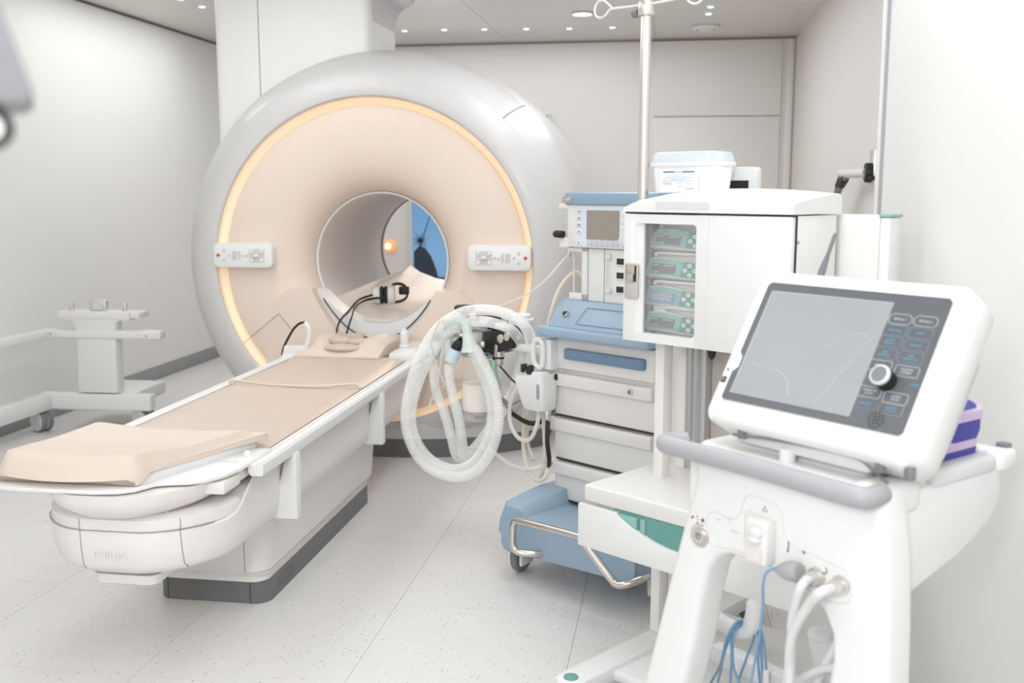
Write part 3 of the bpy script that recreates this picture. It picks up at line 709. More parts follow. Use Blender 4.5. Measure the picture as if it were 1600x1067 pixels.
# worktop and blue console
obj('worktop', MB().box(.01, .52, .115, .62, .868, .906, .01, 3), 'blue', an)
obj('console', MB().prism([(.14, .906), (.21, 1.0), (.6, 1.0), (.6, .906)], 'x', .04, .5, .004), 'blue', an)
mb = MB(); mx = Matrix.Rotation(math.atan2(.07, .094), 4, 'X')
obj('key_switch', MB().cyl((.105, 0, 0), .0135, -.006, .004, 'y', 20, .002, mx=Matrix.Translation((0, .17, .952)) @ Matrix.Rotation(R(-36), 4, 'X')), 'chrome', an)
obj('key_switch_slot', MB().cyl((.105, 0, 0), .008, -.009, .004, 'y', 16, mx=Matrix.Translation((0, .17, .952)) @ Matrix.Rotation(R(-36), 4, 'X')), 'dark', an)
tm = Matrix.Translation((0, .172, .95)) @ Matrix.Rotation(R(-36.7), 4, 'X')
mb = MB(); loop_line(mb, [tuple(tm @ Vector(p)) for p in ((.19, -.002, .035), (.42, -.002, .035), (.42, -.002, -.035), (.17, -.002, -.035))], .0012); obj('console_joint', mb, 'handleblue', an)
# flow panel
obj('flow_panel', MB().box(.165, .5, .22, .55, 1.0, 1.19, .004), 'white', an)
obj('flow_bay', MB().box(.075, .165, .22, .235, 1.0, 1.025, .003).box(.075, .165, .22, .235, 1.175, 1.19, .003).box(.135, .165, .22, .24, 1.0, 1.19, .003).box(.165, .172, .3, .55, 1.0, 1.19), 'white', an)
obj('bay_back', MB().box(.08, .17, .33, .5, 1.0, 1.19), 'lightgrey', an)
obj('bay_tube', MB().cyl((.083, .24, 0), .004, 1.02, 1.18, seg=10).cyl((.12, .28, 0), .013, 1.01, 1.18, seg=16), 'beigetube', an)
mb = MB()
for k in range(18): mb.cyl((.12, .28, 0), .0155, 1.015 + k * .009, 1.019 + k * .009, seg=14)
obj('bay_bellows', mb, 'beigetube', an)
obj('panel_joint', MB().box(.243, .245, .2185, .222, 1.0, 1.19).box(.166, .168, .2185, .222, 1.0, 1.19), 'seam', an)
fm = obj('flow_meter', MB().cyl((.268, .212, 0), .0055, 1.05, 1.16, seg=14), 'clear', an)
obj('fitting', MB().box(.258, .279, .204, .222, 1.155, 1.172, .002).box(.257, .28, .204, .222, 1.036, 1.054, .002), 'lightgrey', fm)
mb = MB()
for k in range(8): mb.box(.252, .262, .2188, .221, 1.065 + k * .0115, 1.0665 + k * .0115)
obj('scale_mark', mb, 'icon', fm)
for z in (1.15, 1.101, 1.052):
    d = obj('readout', MB().box(.298, .35, .214, .224, z - .017, z + .017, .002), 'cartgrey', an)
    obj('display', MB().box(.305, .345, .2125, .216, z - .0105, z + .0105), 'dark', d)
# monitor
obj('monitor_case', MB().box(.084, .5, .2, .5, 1.193, 1.345, .004), 'white', an)
obj('monitor_hood', MB().box(.078, .5, .188, .52, 1.345, 1.388, .006), 'blue2', an)
obj('hood_clip', MB().box(.07, .118, .183, .2, 1.352, 1.372, .003).box(.078, .11, .18, .186, 1.357, 1.366, .002), 'chrome', an)
k_ = obj('key_field', MB().box(.122, .365, .1985, .202, 1.198, 1.335), 'keyblue', an)
mb = MB()
for z in (1.322, 1.298, 1.275, 1.251, 1.21): mb.box(.131, .157, .195, .2, z - .009, z + .009, .002)
for z in (1.315, 1.29, 1.268): mb.box(.334, .36, .195, .2, z - .009, z + .009, .002)
obj('key', mb, 'white', k_)
mb = MB()
for z in (1.322, 1.298, 1.275): mb.box(.137, .151, .1942, .1955, z - .0015, z - .0005).box(.137, .151, .1942, .1955, z + .001, z + .002).box(.137, .151, .1942, .1955, z - .004, z - .003)
mb.box(.14, .148, .1942, .1955, 1.249, 1.252).box(.142, .146, .1942, .1955, 1.246, 1.249).box(.14, .144, .1942, .1955, 1.207, 1.213)
obj('key_print', mb, 'icon', k_)
obj('screen', MB().box(.178, .326, .1965, .2, 1.224, 1.326), 'screen', an)
mb = MB()
for k in range(6): mb.box(.179 + k * .0245, .2015 + k * .0245, .196, .2, 1.2, 1.221, .001)
obj('soft_key', mb, 'softkey', k_)
obj('rotary_knob', MB().cyl((.352, 0, 1.222), .018, .18, .2, 'y', 24, .003), 'lightgrey', an)
obj('vacuum_bracket', MB().box(.04, .086, .2, .26, 1.33, 1.347, .003).box(.044, .086, .2, .26, 1.19, 1.225, .003), 'white', an)
obj('vacuum_tube', MB().cyl((.065, .225, 0), .0095, 1.225, 1.32, seg=14).cyl((.065, .225, 0), .011, 1.3, 1.33, seg=14), 'clear', an)
obj('vacuum_knob', MB().cyl((0, .195, 1.238), .0135, .028, .07, 'x', 18, .004), 'black', an)
obj('vacuum_knob_cap', MB().cyl((0, .195, 1.238), .011, .024, .03, 'x', 18, .002), 'midgrey', an)
obj('vacuum_nipple', MB().cyl((.07, .225, 0), .005, 1.15, 1.195, seg=12).cyl((.07, .225, 0), .007, 1.16, 1.172, seg=12), 'steel', an)
# arm and breathing block
ab = thing('breathing_block', 'black and steel breathing block on a white arm beside the drawers', 'breathing system', AO, AR)
obj('support_arm', MB().box(-.2, .015, .17, .2, .788, .817, .006), 'white', ab)
obj('manifold', MB().prism([(-.32, .845), (-.32, .76), (-.3, .752), (-.15, .8), (-.145, .81), (-.145, .868), (-.16, .87)], 'y', .15, .26, .004), 'black', ab)
obj('body', MB().box(-.44, -.31, .14, .27, .735, .845, .01), 'steel', ab)
obj('side_port', MB().cyl((-.318, 0, .70), .01, .13, .16, 'y', 12).cyl((0, .15, .82), .02, -.56, -.43, 'x', 20, .004), 'steel', ab)
obj('upper_plate', MB().box(-.545, -.31, .15, .28, .838, .852, .004), 'midgrey', ab)
for x, y, r, z in ((-.485, .23, .038, .852), (-.38, .19, .037, .852)):
    vc = obj('valve_dome', MB().lathe([(r, z), (r, z + .012), (r * .95, z + .02), (r * .7, z + .027), (.004, z + .03)], (x, y, 0), seg=28, cap=True), 'clear', ab)
    mb = MB()
    for a in range(0, 360, 20): mb.box(r * .96, r * 1.03, -.003, .003, z, z + .02, .0, mx=Matrix.Translation((x, y, 0)) @ Matrix.Rotation(R(a), 4, 'Z'))
    obj('valve_ring', mb.lathe([(r * .98, z), (r, z + .018), (r * .9, z + .018), (r * .9, z)], (x, y, 0), seg=28), 'lightgrey', vc)
obj('carry_handle', MB().tube([(-.45, .25, .85), (-.445, .25, .892), (-.42, .25, .9), (-.34, .25, .897), (-.318, .25, .885)], .009, 10).box(-.34, -.29, .2, .27, .84, .888, .006), 'black', ab)
obj('white_turret', MB().cyl((-.235, .21, 0), .05, .86, .882, seg=28, bev=.004).cyl((-.185, .235, 0), .05, .88, .905, seg=30, bev=.004).cyl((-.19, .235, 0), .042, .9, .922, seg=30, bev=.006), 'white', ab)
obj('turret_valve', MB().cyl((-.235, .2, 0), .012, .878, .902, seg=14, bev=.002).cyl((-.235, .2, 0), .016, .893, .899, seg=14), 'chrome', ab)
obj('pull_knob', MB().cyl((-.515, .24, 0), .018, .86, .9, seg=18).lathe([(.016, .895), (.036, .905), (.043, .915), (.043, .922), (.036, .929), (.01, .931)], (-.515, .24, 0), seg=28, cap=True), 'black', ab)
obj('manifold_bolt', MB().cyl((-.209, 0, .831), .018, .143, .152, 'y', 20, .003).cyl((-.175, 0, .842), .017, .143, .152, 'y', 20, .003), 'chrome', ab)
obj('manifold_button', MB().cyl((0, .17, .84), .008, -.146, -.13, 'x', 12, .002), 'chrome', ab)
obj('lever', MB().cyl((0, .13, .806), .006, -.335, -.29, 'x', 12).ball((-.285, .125, .803), .013).box(-.345, -.33, .124, .136, .798, .814, .002), 'chrome', ab)
obj('blue_mark', MB().box(-.31, -.27, .147, .15, .762, .768), 'handleblue', ab)
obj('flow_sensor', MB().cyl((-.239, .17, 0), .022, .755, .805, seg=18, bev=.003).cyl((-.239, .17, 0), .017, .722, .757, seg=18, bev=.002), 'chrome', ab)
obj('sensor_band', MB().cyl((-.239, .17, 0), .019, .748, .758, seg=18), 'dark', ab)
ca = obj('absorber_canister', MB().lathe([(.072, .735), (.074, .6), (.074, .49), (.07, .48), (.004, .478)], (-.39, .205, 0), seg=36), 'clear', ab)
obj('soda_lime', MB().lathe([(.004, .627), (.05, .63), (.069, .628), (.070, .52), (.004, .52)], (-.39, .205, 0), seg=36), 'lime', ca)
obj('canister_foot', MB().cyl((-.39, .205, 0), .071, .506, .519, seg=36, bev=.003).cyl((-.39, .205, 0), .022, .482, .51, seg=20), 'grey', ca)
obj('canister_core', MB().cyl((-.365, .205, 0), .012, .62, .735, seg=16), 'grey', ca)
obj('hose_port', MB().tube([(-.56, .15, .806), (-.586, .2, .81), (-.52, .22, .81)], .017, 14, 4).tube([(-.41, .12, .80), (-.42, .17, .806), (-.4, .2, .80)], .018, 14, 4), 'black', ab)
obj('black_elbow', MB().tube([(-.574, .139, .778), (-.568, .143, .795), (-.561, .15, .806)], .0205, 14, 4).tube([(-.431, .109, .762), (-.42, .112, .784), (-.405, .125, .80)], .0205, 14, 4), 'black', ab)
obj('green_connector', MB().cyl((-.262, .17, 0), .011, .735, .762, seg=14).cyl((-.262, .17, 0), .008, .76, .8, seg=12), 'black', ab)

# breathing circuit hoses
HOSE_A = [(-0.575, 0.12, 0.71), (-0.565, 0.12, 0.597), (-0.522, 0.13, 0.495), (-0.5, 0.15, 0.388), (-0.502, 0.18, 0.309), (-0.527, 0.26, 0.295), (-0.484, 0.32, 0.375), (-0.399, 0.35, 0.507), (-0.288, 0.34, 0.639), (-0.158, 0.26, 0.765), (-0.084, 0.18, 0.848), (-0.086, 0.13, 0.911), (-0.141, 0.1, 0.941), (-0.256, 0.09, 0.944), (-0.38, 0.08, 0.917), (-0.519, 0.07, 0.826), (-0.615, 0.05, 0.661), (-0.651, 0.03, 0.49), (-0.621, 0.03, 0.369), (-0.537, 0.04, 0.288), (-0.389, 0.05, 0.268), (-0.253, 0.05, 0.315), (-0.164, 0.05, 0.413), (-0.132, 0.06, 0.529), (-0.159, 0.07, 0.642), (-0.226, 0.08, 0.731), (-0.293, 0.091, 0.792)]
HOSE_B = [(-0.458, 0.1, 0.705), (-0.455, 0.1, 0.654), (-0.433, 0.1, 0.579), (-0.422, 0.12, 0.486), (-0.437, 0.15, 0.386), (-0.481, 0.2, 0.304), (-0.507, 0.289, 0.31), (-0.476, 0.35, 0.399), (-0.407, 0.38, 0.515), (-0.34, 0.37, 0.628), (-0.223, 0.279, 0.738), (-0.145, 0.19, 0.819), (-0.143, 0.14, 0.871), (-0.193, 0.109, 0.894), (-0.286, 0.105, 0.896), (-0.392, 0.1, 0.871), (-0.509, 0.095, 0.791), (-0.616, 0.085, 0.635), (-0.659, 0.07, 0.483), (-0.632, 0.07, 0.376), (-0.55, 0.075, 0.306), (-0.428, 0.085, 0.285), (-0.313, 0.085, 0.328), (-0.232, 0.086, 0.417), (-0.198, 0.089, 0.526), (-0.226, 0.1, 0.628), (-0.281, 0.105, 0.711), (-0.322, 0.1, 0.772)]
bc = thing('breathing_circuit', 'looped clear corrugated breathing hoses hanging from the breathing block', 'hose', AO, AR)
obj('corrugated_hose', MB().corr(HOSE_A, .0195), 'hose', bc, smooth=60)
obj('corrugated_hose', MB().corr(HOSE_B, .0195), 'hose', bc, smooth=60)
obj('cuff', MB().tube([(-.573,.14,.782), (-.575,.13,.755), (-.577,.122,.728)], .0262, 18, 3), 'cuff', bc)
obj('cuff', MB().tube([(-.426,.11,.772), (-.434,.105,.748), (-.443,.1,.722)], .0262, 18, 3), 'cuff', bc)
obj('wye_piece', MB().tube([(-.318, .09, .775), (-.322, .09, .805), (-.333, .09, .843)], .024, 16, 4, rf=lambda i, n: 1.6 - .75 * i / (n - 1)).tube([(-.333,.09,.836),(-.335,.09,.855),(-.343,.09,.877)], .02, 14, 4), 'greenclear', bc)
obj('elbow', MB().corr([(-.343,.09,.872),(-.358,.09,.89),(-.39,.09,.894),(-.43,.1,.884),(-.46,.11,.87)], .019, .008, .08), 'greenclear', bc)
obj('connector', MB().tube([(-.467,.11,.897),(-.468,.11,.84),(-.468,.11,.815)], .0225, 16, 3).tube([(-.468,.11,.825),(-.469,.109,.745)], .0145, 14, smooth=False).tube([(-.472,.12,.805),(-.45,.15,.80),(-.43,.2,.802)], .0165, 14, 4), 'greenclear', bc)

def tubing(name, pts, r, m, label, cat='tube', group=None, parent=None):
    return solo(name, MB().tube(pts, r, 10, 8), m, label, cat, AO, AR, group)
tubing('sampling_line', [(-.452,.1,.848),(-.484,.1,.819),(-.5,.1,.739),(-.521,.1,.645),(-.55,.1,.575),(-.587,.1,.508)], .0042, 'tubing', 'thin clear line hanging in front of the left hose cuff')
tubing('sampling_line', [(-.468,.1,.821),(-.44,.05,.892),(-.487,.05,.836),(-.516,.06,.781),(-.533,.1,.696),(-.497,.11,.621),(-.525,.12,.602)], .0035, 'tubing', 'thin clear line curling beside the white connector and cuff')
tubing('sampling_line', [(-.22,.15,.957),(-.069,.12,1.005),(.044,.12,1.069),(.085,.16,1.134),(.075,.22,1.165)], .0035, 'tubing', 'thin clear line rising from hose loop to the vacuum tube')
tubing('silicone_tube', [(.12,.28,1.05),(.083,.26,1.098),(.045,.24,1.073),(.033,.2,1.016),(.014,.18,.921),(-.036,.2,.805),(-.164,.3,.665),(-.26,.36,.56)], .0065, 'beigetube', 'beige tube curving down from the flow bay past the arm')
tubing('silicone_tube', [(.005,.14,.6),(.014,.119,.538),(-.015,.11,.476),(-.076,.111,.47),(-.127,.12,.515),(-.141,.13,.586),(-.112,.14,.656),(-.085,.16,.689)], .008, 'tubing', 'clear tube in a small loop below the white valve unit')
tubing('silicone_tube', [(-.26,.34,.622),(-.212,.28,.507),(-.136,.2,.404),(-.07,.16,.335),(.003,.14,.313),(.031,.16,.347),(-.0,.19,.4)], .0085, 'beigetube', 'long beige tube hanging in a deep loop near the floor')
tubing('silicone_tube', [(-.016,.18,.6),(-.009,.18,.505),(-.005,.18,.394),(-.025,.18,.315),(-.049,.18,.295)], .0075, 'beigetube', 'straight beige tube hanging beside the drawer stack')
tubing('silicone_tube', [(-.5,.21,.33),(-.4,.21,.36),(-.309,.2,.357),(-.178,.16,.342),(-.064,.15,.343),(-.008,.18,.36),(.03,.2,.37)], .0085, 'tubing', 'clear tube sagging from hose loop to the lowest drawer')
tubing('silicone_tube', [(-.264,.36,.66),(-.213,.3,.529),(-.193,.28,.405),(-.12,.24,.35)], .0075, 'beigetube', 'beige tube hanging behind the small looped tube')
tubing('rubber_hose', [(-.262,.17,.6),(-.239,.2,.571),(-.172,.18,.536),(-.074,.17,.518),(-.028,.2,.53),(.05,.28,.557)], .0095, 'black', 'thick black hose curving under the white valve unit', 'hose')
tubing('signal_cable', [(-.31,.21,.74),(-.296,.2,.731),(-.222,.18,.699),(-.156,.17,.666),(-.08,.17,.645)], .0035, 'black', 'thin black cable from breathing block to white valve unit', 'cable')
tubing('pressure_hose', [(.048,.14,.55),(.055,.13,.475),(.055,.14,.412),(.026,.17,.366)], .0085, 'black', 'short black hose hanging along the drawer fronts', 'hose')
tubing('mask_line', [(-.206,.15,.571),(-.151,.15,.582),(-.088,.14,.612),(-.045,.139,.628)], .003, 'midgrey', 'thin grey line from the clear mask to white valve unit', 'tube')
mk = thing('breathing_mask', 'clear breathing mask on a pale green connector below the block', 'mask', AO, AR)
obj('connector', MB().tube([(-.262,.16,.735),(-.255,.15,.715),(-.25,.145,.69)], .014, 12, 4).tube([(-.25,.145,.7),(-.232,.142,.66),(-.218,.14,.625)], .0165, 12, 4), 'greenhard', mk)
obj('tube_neck', MB().tube([(-.235,.142,.665),(-.216,.14,.62),(-.21,.14,.60)], .0185, 14, 4), 'clear', mk)
obj('mask_dome', MB().lathe([(.012, .05), (.03, .045), (.048, .028), (.055, .005), (.06, -.006), (.05, -.012)], seg=24, mx=Matrix.Translation((-.185, .15, .6)) @ Matrix.Rotation(R(55), 4, 'Y')), 'clear', mk)
vu = thing('valve_unit', 'white tapered valve unit with two black knobs left of the drawers', 'medical device', AO, AR)
rings = []
for z, x0, x1, d in ((.59, -.04, .055, .05), (.60, -.05, .062, .055), (.66, -.072, .066, .062), (.70, -.082, .066, .066), (.715, -.078, .064, .064)):
    rings.append([(x, y, z + (.012 if x > 0 and z > .69 else 0)) for x, y in rrect(x0, x1, .15 - d, .15 + .03, .02, 4)])
obj('case', MB().loft(rings), 'white', vu)
obj('case_top', MB().prism(rrect(-.05, .05, .1, .172, .03), 'z', .712, .735, .006), 'white', vu)
for x, y, r in ((-.052, .115, .0125), (-.012, .105, .015)):
    k_ = obj('knob', MB().cyl((x, y, 0), r, .725, .757, seg=16, bev=.003), 'black', vu)
    obj('knob_mark', MB().box(x - .001, x + .001, y - r, y, .7565, .758), 'lightgrey', k_)
obj('vent_slot', MB().box(.044, .046, .083, .0845, .64, .695).box(.05, .052, .0845, .086, .64, .695), 'icon', vu)
obj('rear_mount', MB().cyl((0, .165, .715), .012, .062, .074, 'x', 16, .003), 'black', vu)
obj('hose_tail', MB().cyl((.045, .14, 0), .012, .555, .592, seg=14, bev=.002), 'steel', vu)
obj('hose_tail', MB().cyl((.0, .14, 0), .008, .575, .592, seg=12), 'lightgrey', vu)

# ------------------------------------------------------------------ infusion tower
TO, TR = (-.046, 2.958, 0), -36.15
tw = thing('infusion_tower', 'white wheeled tower with glazed pump cabinet and drawer', 'medical cabinet', TO, TR)
obj('front_post', MB().box(0, .032, 0, .042, .1, .98, .003), 'cartgrey', tw)
obj('side_post', MB().box(-.03, .018, .125, .19, .1, 1.3, .003), 'cartgrey', tw)
mb = MB().box(.018, .085, .13, .19, .1, 1.3, .002)
obj('rail_profile', mb, 'alu', tw)
obj('rail_groove', MB().box(.034, .040, .128, .132, .6, 1.0).box(.056, .068, .128, .132, .6, 1.0), 'grey', tw)
obj('rail_screw', MB().cyl((.062, 0, .86), .004, .126, .13, 'y', 10), 'steel', tw)
obj('back_panel', MB().box(.085, .46, .16, .2, .5, 1.0, .003), mat('warm_grey_panel', (190, 182, 176), .5), tw)
# base with legs
def leg(x0, y0, x1, y1, w, name='base_leg'):
    d = Vector((x1 - x0, y1 - y0)).normalized(); n_ = Vector((-d.y, d.x)) * w / 2
    pts = []
    for k in range(9):
        a = R(-90 + 180 * k / 8); c_ = Vector((x1, y1)) + d * (w / 2 * math.cos(a)) + n_ * math.sin(a); pts.append((c_.x, c_.y))
    pts += [(x0 + n_.x, y0 + n_.y), (x0 - n_.x, y0 - n_.y)]
    return MB().prism(pts, 'z', .055, .1, .008)
for x1, y1 in ((.035, -.39), (.56, -.36), (.02, .52), (.56, .52)):
    l_ = obj('base_leg', leg(.035 if x1 < .3 else .5, .1, x1, y1, .085), 'white', tw)
    obj('foot_cap', MB().cyl((x1, y1, 0), .02, .098, .104, seg=24, bev=.002), 'teal', l_)
    mx = Matrix.Translation((x1, y1 + (.03 if y1 < 0 else -.03), .036)) @ Matrix.Rotation(R(20), 4, 'Z')
    c = obj('castor', MB().lathe([(.01, -.014), (.031, -.014), (.036, -.008), (.036, .008), (.031, .014), (.01, .014)], ax='x', seg=20, cap=True, mx=mx).cyl((0, 0, 0), .01, .0, .03, seg=10, mx=mx), 'midgrey', l_)
obj('base_plate', MB().prism(rrect(.0, .53, -.26, .3, .03), 'z', .06, .088, .006), 'white', tw)
obj('cross_beam', MB().box(.0, .53, .06, .15, .06, .097, .008), 'white', tw)
# drawer unit
dw = obj('drawer_case', MB().box(-.078, .59, -.215, .2, .53, .578, .007, 3).box(-.07, .58, -.2, .2, .40, .53, .003), 'warmwhite', tw)
n = 14; x0, x1 = -.09, .598
front = [(x0, .40), (x1, .40), (x1, .523), (.46, .523)] + [(.46 - (.46 - .045) * k / n, .523 - .062 * math.sin(PI * k / n) ** .9) for k in range(1, n)] + [(.045, .523), (x0, .523)]
obj('drawer_front', MB().prism(front, 'y', -.226, -.208, .003), 'white', dw)
obj('handle_recess', MB().box(.03, .47, -.212, -.2, .44, .53), 'teal', dw)
obj('handle_block', MB().box(.04, .115, -.222, -.21, .47, .522, .003).box(.125, .14, -.218, -.21, .45, .522, .002), 'teal_l', dw)
# pump cabinet: shell made of panels, door with a window
cb = obj('cabinet_shell', MB().box(-.053, -.045, -.06, .15, .985, 1.335).box(.455, .47, -.06, .15, .985, 1.335, .002).box(-.05, .47, .135, .15, .985, 1.335).box(-.053, .47, -.06, .15, .976, .99, .003).box(.185, .19, -.055, .135, .99, 1.33), 'warmwhite', tw)
rings = []
NC = 16
for j, (y, zz, cr_) in enumerate(((-.086, 1.352, .006), (-.083, 1.362, .010), (-.06, 1.368, .014), (.03, 1.379, .016), (.1, 1.386, .016), (.145, 1.388, .014), (.155, 1.38, .01))):
    top = []
    for i in range(NC + 1):
        u = i / NC; x = -.056 + .529 * u
        top.append((x, y, zz + cr_ * (1 - (2 * u - 1) ** 2) - .012 * max(0, 1 - u / .12) ** 2))
    rings.append(top + [(.473, y, 1.338), (-.056, y, 1.338)])
obj('cabinet_top', MB().loft(rings), 'white', tw)
obj('top_window', MB().prism(rrect(.057, .231, 1.348, 1.3665, .003), 'y', -.0875, -.08), 'lightgrey', tw)
obj('lid_gap', MB().box(-.053, .471, -.079, -.06, 1.334, 1.339), 'dark', tw)
# door
door = MB()
XD0, XD1, ZD0, ZD1 = -.055, .468, .978, 1.333
wx0, wx1, wz0, wz1 = .006, .187, 1.004, 1.307
inner = rrect(wx0, wx1, wz0, wz1, .012, 5)
no = len(inner); outer = []
cx, cz = (wx0 + wx1) / 2, (wz0 + wz1) / 2
t = bmesh.new()
def oproj(p):
    x, z = p; q = []
    # nearest point on the outer rectangle, along the ray from the window centre
    dx, dz_ = x - cx, z - cz; s_ = []
    if dx > 1e-6: s_.append((XD1 - cx) / dx)
    if dx < -1e-6: s_.append((XD0 - cx) / dx)
    if dz_ > 1e-6: s_.append((ZD1 - cz) / dz_)
    if dz_ < -1e-6: s_.append((ZD0 - cz) / dz_)
    k = min(s_); return (cx + dx * k, cz + dz_ * k)
loopi = list(inner)
def ringpts(y, ps): return [t.verts.new((x, y, z)) for x, z in ps]
cor = [(XD1, ZD1), (XD0, ZD1), (XD0, ZD0), (XD1, ZD0)]
# split the frame into four strips: simple and watertight enough
t.free()
door.box(XD0, wx0 - .02, -.082, -.062, ZD0, ZD1, .003).box(wx1, XD1, -.082, -.062, ZD0, ZD1, .003).box(wx0 - .024, wx1 + .004, -.0815, -.0625, ZD0 + .001, wz0).box(wx0 - .024, wx1 + .004, -.0815, -.0625, wz1, ZD1 - .001)
for (ccx, ccz, a0) in ((wx1 - .012, wz1 - .012, 0), (wx0 - .008, wz1 - .012, 90), (wx0 - .008, wz0 + .012, 180), (wx1 - .012, wz0 + .012, 270)):
    corner = (ccx + .013 * (1 if a0 in (0, 270) else -1), ccz + .013 * (1 if a0 in (0, 90) else -1))
    door.prism([corner] + [(ccx + .012 * math.cos(R(a0 + 90 * k / 5)), ccz + .012 * math.sin(R(a0 + 90 * k / 5))) for k in range(6)], 'y', -.081, -.063)
dr = obj('door', door, 'white', tw)
obj('window_bevel', MB().prism([(wx0 - .0215, -.0795), (wx0 + .001, -.071), (wx0 + .001, -.064), (wx0 - .0215, -.064)], 'z', wz0 - .003, wz1 + .003), 'white', dr)
obj('window_pane', MB().box(wx0 - .002, wx1 + .002, -.07, -.067, wz0 - .002, wz1 + .002), mat('clear_window_pane', (235, 235, 235), .05, alpha=.1, spec=.5), dr)
obj('door_step', MB().box(.226, .228, -.0825, -.08, ZD0 + .002, ZD1 - .002), 'lightgrey', dr)
lt = obj('latch_plate', MB().prism(rrect(-.048, .0, 1.096, 1.196, .008), 'y', -.086, -.08, .002), 'steel', dr)
obj('latch_lever', MB().box(-.035, -.012, -.094, -.085, 1.14, 1.17, .002).box(-.038, -.010, -.09, -.085, 1.165, 1.19, .002), 'chrome', lt)
obj('latch_recess', MB().box(-.041, -.006, -.0868, -.085, 1.145, 1.19), 'dark', lt)
obj('hinge_line', MB().box(.466, .4712, -.0655, -.061, ZD0, ZD1), 'dark', dr)
obj('hinge_screw', MB().cyl((0, -.055, 1.27), .004, .469, .4725, 'x', 10).cyl((0, -.055, 1.17), .004, .469, .4725, 'x', 10), 'grey', cb)
obj('rear_box', MB().box(.02, .574, .165, .235, .62, 1.335, .003), 'warmwhite', tw)
obj('end_strip', MB().box(.575, .602, .163, .225, .62, 1.329, .003), 'white', tw)
obj('green_cap', MB().box(.573, .604, .16, .228, 1.33, 1.337, .001), 'teal_l', tw)
obj('hook', MB().ball((.158, .05, .955), .012, .012, .026), 'black', tw)
obj('inner_rail', MB().box(-.03, -.018, .0, .03, .992, 1.33).box(-.012, -.006, .02, .04, .992, 1.33), 'alu', tw)

# infusion pumps inside the cabinet
def pump(x, z, lit, label):
    p = thing('infusion_pump', label, 'infusion pump', (TO[0] + x * math.cos(R(TR)) - .0 * math.sin(R(TR)), TO[1] + x * math.sin(R(TR)), z), TR, 'infusion pumps in the cabinet')
    ca, sa = math.cos(R(TR)), math.sin(R(TR)); y = -.015
    p.location = (TO[0] + x * ca - y * sa, TO[1] + x * sa + y * ca, z)
    p.scale = (1.3, 1, 1.06)
    # front face: slanted top-left profile in x-z
    prof = [(0, .006), (.004, .0), (.152, -.004), (.152, .072), (.035, .074), (.022, .068), (.014, .05)]
    obj('casing', MB().prism(prof, 'y', .012, .12, .004), 'pumpgrey', p)
    obj('front_frame', MB().prism([(.003, .008), (.152, .002), (.152, .045), (.06, .060), (.022, .056), (.014, .046)], 'y', -.004, .016, .003), 'pumpgrey', p)
    obj('face_plate', MB().prism([(.008, .013), (.152, .007), (.152, .044), (.06, .057), (.022, .053), (.016, .045)], 'y', -.0055, .0, .001), 'teal_l', p)
    obj('key_plate', MB().prism([(.098, .009), (.152, .007), (.152, .044), (.107, .050)], 'y', -.0065, .0, .001), 'teal', p)
    s = obj('display', MB().prism([(.02, .019), (.084, .016), (.089, .040), (.027, .043)], 'y', -.0068, .0), 'lcd2' if lit else 'lcd', p)
    mb = MB()
    if lit:
        for k, (a, b) in enumerate(((.03, .08), (.027, .083), (.026, .080), (.036, .078))): mb.box(a, b, -.0072, -.0065, .0375 - k * .0052, .0395 - k * .0052)
        mb.box(.03, .036, -.0073, -.0065, .0205, .0235)
    else:
        mb.box(.028, .044, -.0072, -.0065, .0375, .0395).box(.056, .084, -.0072, -.0065, .0365, .0385).box(.022, .045, -.0072, -.0065, .0205, .0222)
    obj('display_text', mb, 'lcdtext', s)
    mb = MB()
    for bx, bz in ((.124, .040), (.112, .028), (.137, .028), (.124, .016), (.152, .037), (.152, .015)):
        mb.cyl((bx, 0, bz), .0058, -.0085, -.004, 'y', 14, .001)
    kb = obj('key', mb, 'white', p)
    mb = MB()
    for bx, bz, a in ((.124, .040, 90), (.112, .028, 180), (.137, .028, 0), (.124, .016, 270)):
        mb.prism([(bx + .002 * math.cos(R(a + k)), bz + .002 * math.sin(R(a + k))) for k in (0, 120, 240)], 'y', -.009, -.0084)
    obj('arrow', mb, 'icon', kb)
    mb = MB()
    for k in range(3): mb.cyl((.042 + k * .011, 0, .0505 - k * .0006), .0018, -.0075, -.005, 'y', 8)
    obj('status_light', mb, 'grey', p)
    obj('top_rail', MB().box(.03, .152, -.002, .01, .066, .073, .002).cyl((.034, 0, .066), .005, -.003, .005, 'y', 12), 'lightgrey', p)
    obj('shelf_lug', MB().box(.02, .15, .02, .08, -.012, -.003, .002).box(.03, .06, .0, .02, -.010, -.002, .002), 'lightgrey', p)
pump(-.018, 1.230, False, 'topmost infusion pump in the glazed cabinet with a grey display')
pump(-.034, 1.150, False, 'second infusion pump from top in the glazed cabinet')
pump(-.036, 1.070, True, 'infusion pump with bluish lit display full of text')
pump(-.034, .9985, False, 'bottom infusion pump in the glazed cabinet')

